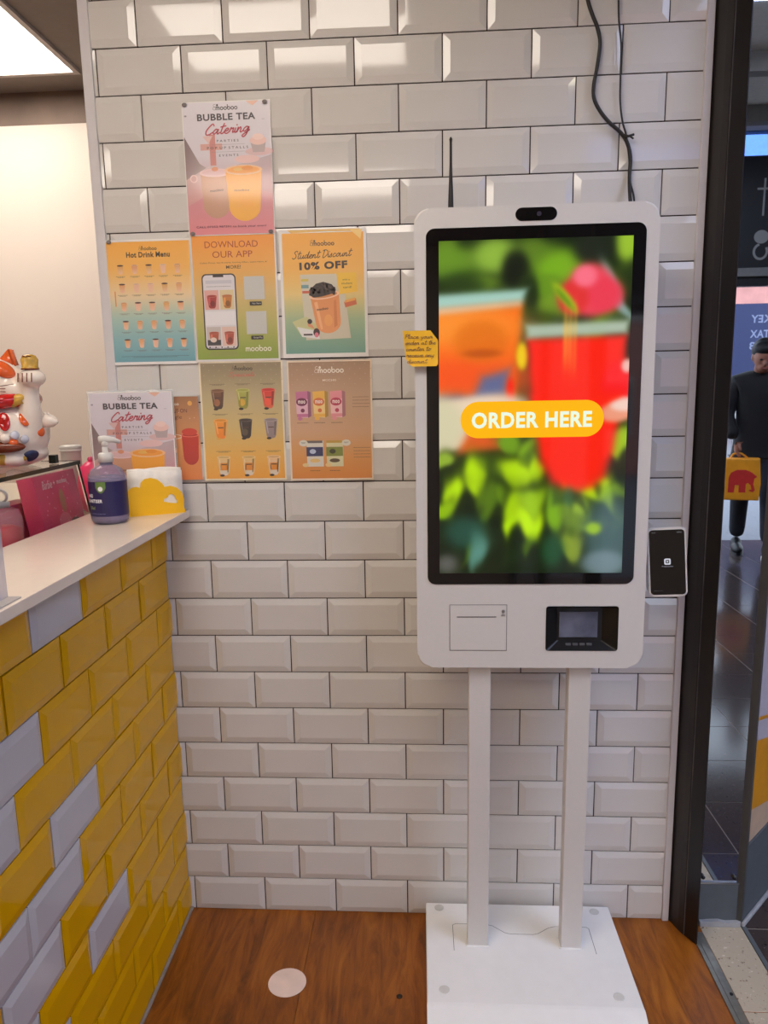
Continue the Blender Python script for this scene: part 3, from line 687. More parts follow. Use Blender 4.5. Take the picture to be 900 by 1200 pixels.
# head (tilted back very slightly): built flat in local x,z (front = y 0) and rotated about the middle
HC = Vector((0.9005, -0.1925, 1.322))
head = empty('h', HC, 0, 0.022)
def hobj(name, bm, m, parent=None, smooth=False):
    o = obj(name, bm, m, smooth=smooth)
    Mx = Matrix.Rotation(-0.024, 4, 'X'); o.data.transform(Matrix.Translation(HC-Vector(KB)) @ Mx); o.parent = parent or ks; return o
bpy.data.objects.remove(head)
def off(pts, d): return pts
body = NB(); prism(body, rrect(-0.2605, 0.2605, -0.515, 0.5145, 0.034, 8), 0.0, 0.052, 'y', 0.004)
housing = hobj('housing', body, m_kiosk)
hobj('back_cover', prism(NB(), rrect(-0.22, 0.22, -0.46, 0.46, 0.02, 4), 0.052, 0.075, 'y'), m_kiosk)
bez = hobj('screen_bezel', prism(NB(), rrect(-0.235, 0.2325, -0.3135, 0.472, 0.018, 8), -0.0015, 0.003, 'y', 0.0005), m_glassblk)
hobj('camera_window', prism(NB(), rrect(-0.044, 0.044, 0.482, 0.509, 0.0134, 8), -0.0012, 0.002, 'y', 0.0004), m_glassblk)
hobj('camera_lens', prism(NB(), ell(0.006, 0.4955, 0.005, 0.005), -0.002, 0.0, 'y'), mat('lens', (60,56,70), rough=0.1))
# the picture on the screen: colours computed for a fine grid
SX0, SX1, SZ0, SZ1 = -0.2075, 0.2055, -0.2875, 0.4455
nu, nv = 130, 230
U, V = np.meshgrid((np.arange(nu+1))/nu, (np.arange(nv+1))/nv)
rng = np.random.RandomState(3)
I = np.zeros((nv+1, nu+1, 3)); I[:] = (30, 42, 18)
def lay(maskv, col): 
    global I
    I = I*(1-maskv[..., None])+np.array(col, float)*maskv[..., None]
def blob(u, v, ru, rv, col, s=0.35, rot=0.0, op=1.0):
    A = (U-u)*1.0; Bv = (V-v)*1.78
    x = A*math.cos(rot)+Bv*math.sin(rot); y = -A*math.sin(rot)+Bv*math.cos(rot)
    d = np.sqrt((x/ru)**2+(y/(rv*1.78))**2); lay(op/(1+np.exp((d-1)/(s*0.25))), col)
def leaf(u, v, ru, rv, col, s=0.5, rot=0.0, op=1.0):
    A = (U-u)+.010*np.sin(V*47+u*30)+.008*np.sin(U*61+v*50); Bv = (V-v)*1.78+.012*np.sin(U*40+v*20)
    x = A*math.cos(rot)+Bv*math.sin(rot); y = -A*math.sin(rot)+Bv*math.cos(rot)
    t = np.clip(y/(rv*1.78), -1.4, 1.4); d = np.sqrt((x/(ru*(1-.5*np.clip(t, -1, 1))))**2+(y/(rv*1.78))**2)
    lay(op/(1+np.exp((d-1)/(s*0.25))), col)
def quad(P, col, s=0.008, op=1.0):
    P = [(a, b*1.78) for a, b in P]; m = np.ones_like(U)*9
    ar = sum(P[i][0]*P[(i+1) % len(P)][1]-P[(i+1) % len(P)][0]*P[i][1] for i in range(len(P)))
    for i in range(len(P)):
        a, b = P[i], P[(i+1) % len(P)]
        ex, ey = b[0]-a[0], b[1]-a[1]; L = math.hypot(ex, ey)
        d = ((U-a[0])*ey-(V*1.78-a[1])*ex)/L*(-1 if ar > 0 else 1); m = np.minimum(m, d)
    lay(op/(1+np.exp(-np.clip(m/s, -30, 30))), col)
for i in range(60):
    blob(rng.rand(), rng.rand()*.3, .03+.08*rng.rand(), .02+.04*rng.rand(), [(96,130,40),(60,84,30),(20,28,14),(134,170,52),(44,60,24)][rng.randint(5)], .8, rng.rand()*3, .7)
blob(.05,.06,.12,.05,(112,150,48),.7); blob(.30,.045,.12,.05,(150,186,72),.7); blob(.40,.09,.07,.06,(30,36,22),.6); blob(.12,.14,.12,.05,(48,70,26),.7)
blob(.06,.21-.04,.1,.03,(40,54,22),.6); blob(.62,.09,.13,.05,(128,176,40),.7,-.5); blob(.56,.13,.1,.03,(110,150,40),.6); blob(.97,.02,.06,.05,(160,196,60),.6); blob(.8,.03,.1,.05,(40,46,34),.6)
blob(.47,.15,.05,.05,(40,54,24),.6); blob(.90,.14,.03,.07,(150,176,170),.7,-.4); blob(.95,.2,.02,.05,(140,166,160),.7,-.8)
blob(.47,.25,.05,.05,(56,70,30),.6); blob(.44,.40,.05,.10,(50,60,24),.5)
# orange cup at left
quad([(-.1,.205),(.44,.185),(.405,.47),(-.1,.48)],(250,120,36)); blob(.1,.25,.3,.05,(252,150,56),.9); blob(.1,.40,.4,.06,(246,92,34),.9)
blob(.22,.29,.14,.06,(226,116,24),.4,0,.8); blob(.23,.325,.1,.012,(190,84,14),.5,0,.8)
quad([(-.1,.155),(.46,.142),(.44,.178),(-.1,.20)],(170,208,196),.007); quad([(-.1,.195),(.43,.175),(.43,.19),(-.1,.215)],(236,190,150),.006)
quad([(.23,.395),(.37,.375),(.355,.455),(.17,.47)],(104,112,150),.012); quad([(-.1,.42),(.10,.445),(.26,.44),(.24,.48),(-.1,.47)],(112,104,124),.012); blob(.38,.44,.02,.04,(250,50,30),.5)
blob(.44,.335,.03,.04,(240,206,30),.4)
# hand at left
blob(.10,.535,.40,.075,(236,212,186),.25,-.22); blob(-.02,.54,.16,.09,(214,206,172),.4)
quad([(.16,.555),(.38,.545),(.34,.612),(.10,.625)],(226,96,40),.01)
# red cup
blob(.79,.15,.12,.075,(238,80,96),.3); blob(.86,.165,.1,.05,(236,70,90),.4); blob(.70,.17,.08,.05,(226,60,60),.4); blob(.76,.11,.06,.03,(250,120,140),.5)
blob(.66,.17,.025,.055,(168,186,40),.4,-.7); blob(.66,.175,.012,.045,(110,150,30),.4,-.7)
quad([(.465,.285),(.985,.28),(.965,.45),(.93,.60),(.52,.60)],(252,44,22)); 
quad([(.455,.245),(.995,.238),(.985,.275),(.465,.285)],(176,192,172),.007)
blob(.95,.43,.09,.08,(250,36,40),.4); blob(.99,.37,.03,.02,(240,190,180),.4)
blob(.93,.5,.12,.032,(238,160,130),.3,-.15); blob(.97,.48,.08,.02,(244,210,196),.4)
for u in (.665,.69,.715): blob(u,.29,.006,.1,(255,190,70),.5,0,.8)  # thin orange streaks painted in for a reflection on the screen
# plants below
for (u, v, ru, rv, c, rt) in ((.20,.70,.055,.055,(196,238,14),0),(.07,.755,.04,.05,(190,232,12),.2),(.03,.80,.03,.03,(150,190,16),.6),(.45,.685,.11,.045,(188,228,20),-.2),(.52,.62,.08,.03,(150,196,40),0),(.38,.60,.05,.03,(120,160,40),0),
    (.40,.815,.05,.06,(190,234,12),.25),(.50,.84,.06,.05,(196,238,14),-.3),(.51,.78,.05,.04,(160,200,30),0),(.64,.80,.05,.06,(132,180,20),.1),(.74,.84,.06,.06,(120,150,50),0),(.75,.79,.05,.03,(150,180,60),0),
    (.80,.73,.13,.03,(200,240,16),.3),(.90,.76,.03,.06,(190,230,18),-.5),(.96,.60,.06,.04,(160,200,34),0),(.84,.86,.04,.018,(150,190,60),0),(.27,.78,.05,.06,(92,122,24),.2),(.02,.65,.04,.02,(150,180,60),0),(.72,.92,.05,.04,(140,160,50),0)):
    leaf(u+.012, v-.01, ru*1.25, rv*1.2, tuple(x*.55 for x in c), .9, rt, .8); leaf(u, v, ru*1.1, rv*1.1, c, .5, rt)
for i in range(22):
    c = [(120,160,20),(20,30,14),(40,60,24),(16,24,12),(80,110,26)][rng.randint(5)]; leaf(rng.rand(), .62+.34*rng.rand(), .02+.03*rng.rand(), .015+.03*rng.rand(), c, .8, rng.randn()*.6, .55)
quad([(.53,.5),(.93,.5),(.90,.64),(.56,.64)],(252,44,20),.008); quad([(.49,.45),(.965,.45),(.93,.62),(.89,.70),(.83,.732),(.76,.742),(.69,.738),(.61,.715),(.555,.66)],(252,44,20),.012)
blob(.95,.505,.10,.030,(238,160,130),.35,-.15); blob(.98,.485,.07,.018,(244,210,196),.4)
blob(.14,.87,.11,.05,(44,84,70),.8); leaf(.21,.94,.04,.06,(96,146,132),.9,.2); blob(.04,.97,.06,.03,(100,100,96),1.0); blob(.62,.93,.06,.05,(40,84,50),.7)
blob(.92,.88,.13,.13,(96,122,128),.6,0,.8); blob(.90,.97,.12,.04,(130,150,158),.5,0,.8); blob(.84,.86,.04,.018,(160,196,70),.5); blob(.70,.76,.03,.03,(70,110,80),.5,0,.6)
for _ in range(2):
    I[1:-1] = (I[:-2]+2*I[1:-1]+I[2:])/4; I[:, 1:-1] = (I[:, :-2]+2*I[:, 1:-1]+I[:, 2:])/4
I = np.clip((I-14)*1.06, 0, 255); L3 = np.clip(I/255, 0, 1); L3 = np.where(L3 <= 0.04045, L3/12.92, ((L3+0.055)/1.055)**2.4)
vx = SX0+(SX1-SX0)*U; vz = SZ1-(SZ1-SZ0)*V
vv = np.stack([vx, np.full_like(vx, -0.0018), vz], -1).reshape(-1, 3)
idx = np.arange((nu+1)*(nv+1)).reshape(nv+1, nu+1)
ff = np.stack([idx[:-1, :-1], idx[1:, :-1], idx[1:, 1:], idx[:-1, 1:]], -1).reshape(-1, 4)
me = bpy.data.meshes.new('screen'); me.from_pydata(vv.tolist(), [], ff.tolist())
at = me.color_attributes.new('Col', 'FLOAT_COLOR', 'POINT'); at.data.foreach_set('color', np.concatenate([L3.reshape(-1, 3), np.ones((len(vv), 1))], 1).astype(np.float32).ravel())
me.transform(Matrix.Translation(HC-Vector(KB)) @ Matrix.Rotation(-0.024, 4, 'X'))
m_scr = colmat('lit_screen', 0.06, 0.0, 1.0)
m_scr.node_tree.nodes['Principled BSDF'].inputs['Specular IOR Level'].default_value = 0.3; scr = link('screen', me, m_scr, ks)
scr['label'] = 'lit screen showing an orange cup and a red cup over leaves'
def uv(u, v): return (SX0+(SX1-SX0)*u, SZ1-(SZ1-SZ0)*v)
def flat(bm, pts, y, ):
    bm.faces.new([bm.verts.new((a, y, b)) for a, b in pts][::-1]); return bm
x0, z1 = uv(.115, .468); x1, z0 = uv(.877, .578)
hobj('order_button', flat(NB(), rrect(x0, x1, z0, z1, (z1-z0)*.49, 10), -0.0021), mat('lit_yellow', (20,16,4), emit=(255,182,0), es=1.0, spec=0.3), scr).parent = ks
TV, TF, a0, a1, b0, b1 = text_tris('ORDER HERE', 0.035)
x0, z1 = uv(.175, .5); x1, z0 = uv(.815, .549); tb = NB(); vs = [tb.verts.new((x0+(p-a0)/(a1-a0)*(x1-x0), -0.0023, z0+(q-b0)/(b1-b0)*(z1-z0))) for p, q in TV]
for f in TF:
    try: tb.faces.new([vs[i] for i in f])
    except ValueError: pass
hobj('button_lettering', tb, mat('lit_white', (20,20,18), emit=(236,250,226), es=0.98))
# printer door, slot, lock
pd = hobj('printer_door', B(-0.1835, -0.0535, -0.0012, 0.001, -0.472, -0.364, bev=0.0006), m_kiosk)
hobj('door_gap', box(box(box(B(-0.1852, -0.0518, -0.0003, 0.0005, -0.4737, -0.4722), -0.1852, -0.1837, -0.0003, 0.0005, -0.4737, -0.3625), -0.0533, -0.0518, -0.0003, 0.0005, -0.4737, -0.3625), -0.1852, -0.0518, -0.0003, 0.0005, -0.3637, -0.3622), mat('gap_grey', (120,116,112)))
hobj('paper_slot', B(-0.168, -0.077, -0.0018, -0.0010, -0.3925, -0.3905), mat('slot_dark', (70,66,62)))
hobj('lock', prism(NB(), ell(-0.061, -0.378, 0.004, 0.004, 14), -0.0028, 0.0, 'y'), m_steel)
hobj('lock_catch', B(-0.0655, -0.0565, -0.0018, 0.0, -0.390, -0.386), m_steel)
# scanner: recessed black pocket, glass window, key row
pk = NB(); A0 = rrect(0.0375, 0.2025, -0.473, -0.3665, 0.006, 4); A1 = [(0.066+(x-0.0375)/(0.165)*0.104, -0.455+(z+0.473)/0.1065*0.080) for x, z in A0]
va = [pk.verts.new((x, -0.0012, z)) for x, z in A0]; vb = [pk.verts.new((x, 0.020, z)) for x, z in A1]; n = len(va)
for i in range(n): pk.faces.new((va[i], vb[i], vb[(i+1) % n], va[(i+1) % n]))
pk.faces.new(vb)
# cut an opening in the front of the housing for the pocket
bool_c = obj('c', prism(NB(), rrect(0.0375, 0.2025, -0.473, -0.3665, 0.006, 4), -0.02, 0.03, 'y'), None)
bool_c.data.transform(Matrix.Translation(HC-Vector(KB)) @ Matrix.Rotation(-0.024, 4, 'X')); bool_c.parent = ks
md = housing.modifiers.new('b', 'BOOLEAN'); md.operation = 'DIFFERENCE'; md.object = bool_c; md.solver = 'EXACT'
dg = bpy.context.evaluated_depsgraph_get(); dg.update(); hm = bpy.data.meshes.new_from_object(housing.evaluated_get(dg)); housing.modifiers.clear(); housing.data = hm
bpy.data.objects.remove(bool_c)
hobj('scanner_pocket', pk, m_black); hobj('scanner_window', B(0.071, 0.160, 0.0165, 0.0195, -0.446, -0.384, bev=0.001), mat('scanner_glass', (96,100,118), rough=0.06, var=0.3, scale=18))
for i in range(4): hobj('key', B(0.086+i*0.016, 0.098+i*0.016, 0.010, 0.014, -0.4645, -0.4585, bev=0.0008), mat('key_grey', (84,84,88), rough=0.4))
# aerial behind the head
an = empty('aerial', (0.722, -0.112, 1.56)); tag(an, 'thin black router aerial standing up behind the kiosk head', 'aerial')
obj('rod', lathe(NB(), [(0.0062,0.0),(0.0065,0.26),(0.006,0.30),(0.003,0.38),(0.0028,0.425),(0.0035,0.432),(0.0015,0.436)], 12), m_cable, an)
obj('hinge', B(-0.007, 0.007, -0.007, 0.007, -0.03, 0.0, bev=0.002), m_cable, an)
# cables
def bpw(px, py, y):  # points on the plane y for cable routes, from the survey of the photograph
    Rm = [[Rc[0][0],Rc[1][0],Rc[2][0]],[-Rc[0][1],-Rc[1][1],-Rc[2][1]],[-Rc[0][2],-Rc[1][2],-Rc[2][2]]]
    a, b = (px-437.37)/896.22, (py-620.19)/896.22
    d = Vector([Rm[0][i]*a+Rm[1][i]*b+Rm[2][i] for i in range(3)]); t = (y+1.9252)/d.y
    return (0.6498+t*d.x, y, 1.4642+t*d.z)
P1 = [(686,-25),(688.8,0),(694.7,18.7),(700,32),(703.2,50.7),(700,77),(696,98.7),(696,114.7),(702.7,129.3),(713.3,142.7),(726.7,154.7),(734.7,166.7),(738.7,184),(737.6,208),(735.5,231),(735,262)]
P2 = [(724.5,-25),(724.8,0),(725.3,24),(728,53.3),(727.2,88),(726.7,117.3),(729.3,141.3),(734.1,160),(737.3,186.7),(738.7,213.3),(739.5,231),(740,262)]
def cable(pts, r, name, label):
    bm = NB(); P = [bpw(x, y, -0.016) for x, y in pts]; P = [(a, b if i < len(P)-2 else b-0.02*(i-len(P)+3), c) for i, (a, b, c) in enumerate(P)]
    top = P[0]; P = [(top[0]-0.004, -0.013, H-0.02), (top[0]-0.002, -0.014, (top[2]+H)/2)]+P
    o = obj(name, tube(bm, catmull(P, 5), r, 8), m_cable, smooth=True); tag(o, label, 'cable'); return o
cable(P1, 0.0042, 'power_cable', 'thick black cable curving down the tiles to the kiosk')
c2 = cable(P2, 0.0022, 'data_cable', 'thin straight black cable hanging beside the thicker one')
q = bpw(736, 160, -0.022)
tie = obj('cable_tie', tube(tube(NB(), [(q[0]-0.012, q[1]+.004, q[2]+0.006), (q[0], q[1]-.002, q[2]), (q[0]+0.013, q[1], q[2]+0.004)], 0.0028, 6), [(q[0]+0.005, q[1], q[2]), (q[0]+0.011, q[1]-.004, q[2]-0.006)], 0.002, 6), m_cable); tag(tie, 'small black tie bundling the two cables on the tiles', 'cable tie')
# sticky note on the kiosk's left edge
sn = empty('sticky_note', (0.652, -0.1975, 1.5395)); tag(sn, 'yellow handwritten note stuck on the left edge of the kiosk', 'note')
nb = NB(); NU = 12
outl = [(-0.0385,0.041),(0.022,0.041),(0.0385,0.020),(0.0385,-0.031),(0.035,-0.036),(-0.018,-0.036),(-0.026,-0.030),(-0.032,-0.018)]
grid = []
def ny(x, z): return -0.0008-0.010*max(0, (-x-0.01)/0.03)**2-0.004*max(0, (-z-0.01)/0.03)**2
prism(nb, outl, 0.0, -0.0004, 'y'); bmesh.ops.triangulate(nb, faces=nb.faces); bmesh.ops.subdivide_edges(nb, edges=nb.edges, cuts=3, use_grid_fill=True)
for v in nb.verts: v.co.y += ny(v.co.x, v.co.z)
obj('paper', nb, mat('yellow_sticky_paper', (246,190,40), rough=0.6, var=0.08, scale=25), sn)
a = Art(77, 78)
for i, (s_, wd) in enumerate((('Place your', 60), ('order at the', 66), ('counter to', 54), ('receive any', 60), ('discount', 44))):
    s_ = s_.replace('x', 's'); a.script(s_, 5+i*1.0, 5+i*1.0+wd, 15+i*13.2, 4.4, (110,50,20), 1.0, slant=.2)
V0 = len(sn.children); a.build(sn, m_ink, y0=-0.0006, step=0)
for ch in sn.children:
    if ch.name.startswith('lettering'):
        for v in ch.data.vertices: v.co.y += ny(v.co.x, v.co.z)-0.0011
# card reader on a bracket
cr = empty('card_reader', (1.212, -0.185, 1.055)); tag(cr, 'white handheld card terminal with a black screen beside the kiosk', 'card reader')
cr.rotation_euler = (-0.10, -0.065, -0.16)
obj('case', prism(NB(), rrect(-0.0415, 0.0415, -0.079, 0.079, 0.010, 6), 0.0, 0.014, 'y', 0.003), m_kiosk, cr)
obj('back_grip', prism(NB(), rrect(-0.043, 0.030, -0.076, 0.02, 0.012, 6), 0.0142, 0.036, 'y', 0.006), m_kiosk, cr)
obj('display', prism(NB(), rrect(-0.038, 0.038, -0.0745, 0.0745, 0.007, 6), -0.0008, 0.003, 'y', 0.0003), m_glassblk, cr)
a = Art(76, 149); wh = (226,226,240)
a.poly([(u, -w_) for u, w_ in rrect(31, 45, -80, -66, 3)], wh); a.poly([(u, -w_) for u, w_ in rrect(34, 42, -77, -69, 1.5)], (26,24,40)); a.rect(36.5, 39.5, 71.5, 74.5, wh)
a.text('Powered by', 26, 50, 83, 85.6, (190,190,210)); a.text('9:41', 6, 14, 5, 7.4, (150,150,156)); a.text('100%', 60, 70, 5, 7.4, (150,150,156)); a.text('Swipe to start', 7, 26, 139, 141, (110,110,116))
a.build(cr, colmat('terminal_display', 0.3, 0, 0.8), y0=-0.0009)
obj('bracket', B(-0.045, -0.005, 0.0365, 0.046, -0.03, 0.01, bev=0.001), m_kiosk, cr)
obj('bracket_arm', B(-0.13, -0.03, 0.047, 0.055, -0.025, 0.005, bev=0.001), m_kiosk, cr)

# ------------------------------------------------------------------ floor bits
d = obj('floor_sticker', lathe(NB(), [(0.0475,0.0003),(0.0475,0.0012)], 36, (0.3085, -0.2715, 0)), mat('pink_white_sticker', (232,206,190), rough=0.6, var=0.06, scale=25)); tag(d, 'round pale pink sticker on the wooden floor', 'sticker')
sc = empty('floor_screw', (0.590, -0.305, 0.0)); tag(sc, 'small dark screw head in the wooden floor near the kiosk base', 'screw')
obj('head', lathe(NB(), [(0.0075,0.0002),(0.0075,0.0014),(0.006,0.0022)], 14), mat('rusty_steel', (60,46,36), rough=0.5, metal=0.5), sc); obj('slot', B(-0.005, 0.005, -0.0008, 0.0008, 0.0022, 0.0027), m_black, sc)

# ------------------------------------------------------------------ things on the counter
ZC = 1.160
sb_ = empty('sanitiser_bottle', (-0.0765, -0.196, ZC), 0.18); tag(sb_, 'clear pump bottle of hand sanitiser with a navy label', 'bottle')
obj('bottle', lathe(NB(), [(0.030,0),(0.036,0.001),(0.041,0.006),(0.043,0.015),(0.043,0.100),(0.041,0.114),(0.034,0.126),(0.022,0.133),(0.0145,0.136),(0.0145,0.142)], 32), mat('clear_lilac_plastic', (196,190,214), rough=0.08, trans=0.75, ior=1.2), sb_, smooth=True)
obj('gel', lathe(NB(), [(0.028,0.003),(0.038,0.006),(0.0405,0.015),(0.0405,0.104),(0.03,0.106)], 24), mat('violet_gel', (172,160,196), rough=0.2, trans=0.5, ior=1.3), sb_, smooth=True)
lb = NB(); lathe(lb, [(0.0434,0.020),(0.0434,0.100)], 40, caps=False); obj('label', lb, mat('navy_label', (42,36,82), rough=0.4), sb_, smooth=True)
def wrap_text(body, ang0, width, z0, h, m, parent, bold=0.02, R_=0.0438):
    V_, F_, p0, p1, q0, q1 = text_tris(body, bold); bm = NB(); vs = []
    for x, y in V_:
        s_ = (x-p0)/(p1-p0)*width; an_ = ang0+s_/R_; vs.append(bm.verts.new((R_*math.cos(an_), R_*math.sin(an_), z0+(y-q0)/(q1-q0)*h)))
    for f in F_:
        try: bm.faces.new([vs[i] for i in f])
        except ValueError: pass
    return obj('lettering', bm, m, parent)
m_wink = mat('white_ink', (236,236,240)); fr_ = -PI/2-0.18-0.33
wrap_text('HAND', fr_-0.62, 0.020, 0.064, 0.008, m_wink, sb_, .03); wrap_text('SANITISER', fr_-0.62, 0.044, 0.052, 0.008, m_wink, sb_, .04)
wrap_text('500ml', fr_-.45, 0.016, 0.036, 0.008, mat('lime_ink', (170,190,120)), sb_, .02); wrap_text('kills 99.9% of germs', fr_-.55, 0.046, 0.025, 0.003, mat('lilac_ink', (150,150,196)), sb_, 0)
gt = NB(); n = 8
for i in range(n):
    a0_, a1_ = fr_+0.05+0.55*i/n, fr_+0.05+0.55*(i+1)/n
    def bot(a_): return 0.074+0.012*abs((a_-fr_-0.325)/0.275)**2
    gt.faces.new([gt.verts.new((0.0437*math.cos(x_), 0.0437*math.sin(x_), z_)) for x_, z_ in ((a0_, bot(a0_)), (a1_, bot(a1_)), (a1_, 0.1), (a0_, 0.1))])
obj('green_tag', gt, mat('olive_green_label', (104,134,70), rough=0.4), sb_)
obj('tag_badge', lathe(NB(), [(0.0055,0),(0.0055,0.0006)], 16), m_wink, sb_, (0.0438*math.cos(fr_+.325), 0.0438*math.sin(fr_+.325), 0.084), (PI/2, 0, fr_+.325+PI/2))
obj('pump_collar', lathe(NB(), [(0.0165,0.142),(0.0165,0.160),(0.013,0.163),(0.0065,0.164),(0.006,0.180)], 24), m_kiosk, sb_, smooth=True)
pm = NB(); tube(pm, [(0,0,0.178),(0,0,0.192)], 0.0075, 14); tube(pm, [(-0.012,0.0,0.193),(0.0,0.0,0.194),(0.020,0.004,0.192),(0.034,0.008,0.186)], [0.008,0.009,0.006,0.0045], 10)
obj('pump_head', pm, m_kiosk, sb_, smooth=True)
# napkin holder
a_ = math.atan2(0.070, 0.112); nh = empty('napkin_holder', (-0.0605, -0.1265, ZC), a_-0.06); tag(nh, 'yellow cloud-shaped metal napkin holder on the counter', 'napkin holder')
def cl(x, y): return ((x-345)/370*0.139, (935-(x-345)*0.135-y)/370*0.139)
cloud = [cl(*p) for p in ((345,935),(345,800),(352,765),(375,742),(405,733),(430,738),(436,705),(460,680),(500,668),(540,675),(572,698),(586,722),(625,712),(668,722),(697,752),(708,795),(704,850),(715,885))]
cloud = [(max(0, x), max(0.0, z)) for x, z in cloud]; cloud[0] = (0, 0); cloud[-1] = (0.139, 0.0)
hole = [cl(*p) for p in ((574,820),(580,800),(600,792),(612,772),(630,766),(648,776),(654,795),(664,812),(658,826),(620,826))]
m_yh = mat('yellow_powder_coat', (250,190,6), rough=0.35, var=0.02)
def plate(y0, name):
    o = obj(name, prism(NB(), cloud, y0, y0+0.0015, 'y'), m_yh)
    h_ = obj('c', prism(NB(), hole, y0-0.01, y0+0.01, 'y'), None); md = o.modifiers.new('b', 'BOOLEAN'); md.operation = 'DIFFERENCE'; md.object = h_; md.solver = 'EXACT'
    dg = bpy.context.evaluated_depsgraph_get(); dg.update(); mm = bpy.data.meshes.new_from_object(o.evaluated_get(dg)); o.modifiers.clear(); o.data = mm; bpy.data.objects.remove(h_); o.parent = nh
plate(0.0, 'front_plate'); plate(0.0225, 'back_plate'); obj('bottom_plate', B(0.0, 0.139, 0.0016, 0.0224, 0.0, 0.0015), m_yh, nh)
m_nap = mat('white_napkin', (240,232,220), rough=0.8, bump=0.3, scale=60)
np_root = empty('napkins', (-0.0605, -0.1265, ZC+0.002), a_-0.06); tag(np_root, 'wad of folded white paper napkins in the yellow holder', 'napkins')
for i in range(7):
    bm = B(0.006+random.uniform(-.002,.002), 0.134+random.uniform(-.003,.003), 0.0022+i*0.0028, 0.0044+i*0.0028, 0.0, 0.104+random.uniform(-.004,.004)+i*0.0012)
    bmesh.ops.subdivide_edges(bm, edges=bm.edges, cuts=4, use_grid_fill=True)
    for v in bm.verts:
        k = max(0, (v.co.z-0.07)/0.04); v.co.y += 0.0022*math.sin(v.co.x*60+i)*k; v.co.z += 0.003*math.sin(v.co.x*45+i*1.7)*k
    obj('napkin', bm, m_nap, np_root, smooth=True)
# clear acrylic guard at the near end
ag = empty('acrylic_guard', (0.030, -1.0, ZC)); tag(ag, 'clear acrylic guard standing at the near end of the countertop', 'screen guard')
obj('sheet', B(-0.002, 0.002, -0.15, 0.148, 0.0032, 0.235, bev=0.0005), mat('smoky_acrylic', (200,196,210), rough=0.05, alpha=0.45), ag); obj('foot', B(-0.02, 0.02, -0.10, 0.152, 0.0, 0.003, bev=0.0008), mat('acrylic_foot', (216,210,206), rough=0.1, alpha=0.7), ag)
# glass case behind the counter
gc = empty('display_case', (-0.49, -1.0, 1.10)); tag(gc, 'glass display case behind the counter with pink goods inside', 'display case')
fg = NB(); prism(fg, [(0.296,0.004),(0.300,0.004),(0.268,0.182),(0.264,0.182)], -1.2, 0.975, 'y'); obj('front_glass', fg, m_clear, gc)
obj('end_glass', prism(NB(), [(-0.27,0.004),(0.2955,0.004),(0.2635,0.182),(-0.27,0.182)], 0.970, 0.975, 'y'), m_clear, gc)
obj('glass_corner', prism(NB(), [(0.2962,0.004),(0.3012,0.004),(0.2692,0.182),(0.2642,0.182)], 0.9752, 0.979, 'y'), m_gedge, gc)
obj('top_glass', B(-0.27, 0.270, -1.2, 0.980, 0.1825, 0.190), m_clear, gc)
obj('top_edge', box(B(0.2705, 0.2720, -1.2, 0.981, 0.181, 0.1905), -0.27, 0.2705, 0.9803, 0.9815, 0.182, 0.1905), m_gedge, gc)
obj('base', B(-0.275, 0.301, -1.2, 0.98, 0.0, 0.0035), m_kiosk, gc)
obj('corner_clip', B(0.232, 0.250, 0.895, 0.911, 0.191, 0.212, bev=0.001), m_gedge, gc)
ty = empty('red_tray', (-0.38, -0.48, 1.104)); tag(ty, 'red tray on the floor of the glass case', 'tray')
obj('tray', box(box(box(B(-0.12, 0.179, -0.4, 0.465, 0.0, 0.006), 0.174, 0.179, -0.4, 0.465, 0.006, 0.042), -0.12, 0.174, 0.459, 0.465, 0.006, 0.024), -0.12, -0.114, -0.4, 0.324, 0.006, 0.024), mat('red_plastic', (206,42,58), rough=0.3), ty)
m_pink = mat('magenta_card', (206,66,108), rough=0.35)
gb = empty('gift_box', (-0.2145, -0.125, 1.1125), PI/2-0.02, -0.15); tag(gb, 'pink printed gift box nearest the end of the glass case', 'box')
obj('box', B(-0.105, 0.100, 0.0, 0.04, 0, 0.160, bev=0.001), m_pink, gb)
a = Art(180, 172); a.w, a.h = 186, 320
a.text('Barbie', 20, 66, 14, 34, (250,220,232), .0, shear=.2); a.text('+', 74, 82, 18, 28, (250,220,232), .02); a.text('mooboo', 92, 140, 16, 28, (250,220,232), .02)
a.ellipse(100, 70, 14, 30, (150,90,40)); a.ellipse(92, 120, 30, 22, (216,90,130)); a.ellipse(140, 140, 32, 22, (80,40,60))
a.k += 1
for i in range(26): a.ellipse(rr.uniform(14, 170), rr.uniform(10, 160), 1.8, 1.8, (246,190,210), 6, k=a.k)
a.build(gb, m_lam, y0=-0.0006)
gb2 = empty('pink_box', (-0.282, -0.225, 1.1105), PI/2-0.1); tag(gb2, 'lower magenta box standing behind the clear jar in the case', 'box'); obj('box', B(-0.07, 0.07, 0, 0.05, 0, 0.088, bev=0.001), m_pink, gb2); obj('lid', B(-0.071, 0.071, -0.001, 0.051, 0.0882, 0.1, bev=0.001), mat('deep_pink_card', (176,40,80), rough=0.4), gb2)
jr = empty('clear_jar', (-0.256, -0.345, 1.1105)); tag(jr, 'clear jar of red sweets with a ring handle in the glass case', 'jar')
obj('jar', lathe(NB(), [(0.038,0),(0.042,0.004),(0.042,0.085),(0.034,0.104),(0.018,0.110)], 24), mat('thin_clear_jar', (240,226,230), rough=0.05, alpha=0.16), jr, smooth=True)
obj('sweets', lathe(NB(), [(0.036,0.002),(0.039,0.006),(0.039,0.064),(0.02,0.07)], 20), mat('red_sweets', (196,30,46), rough=0.4, bump=1.0, scale=120), jr, smooth=True)
obj('lid', lathe(NB(), [(0.019,0.1102),(0.019,0.120),(0.01,0.123)], 20), mat('grey_lid', (170,166,170)), jr, smooth=True)
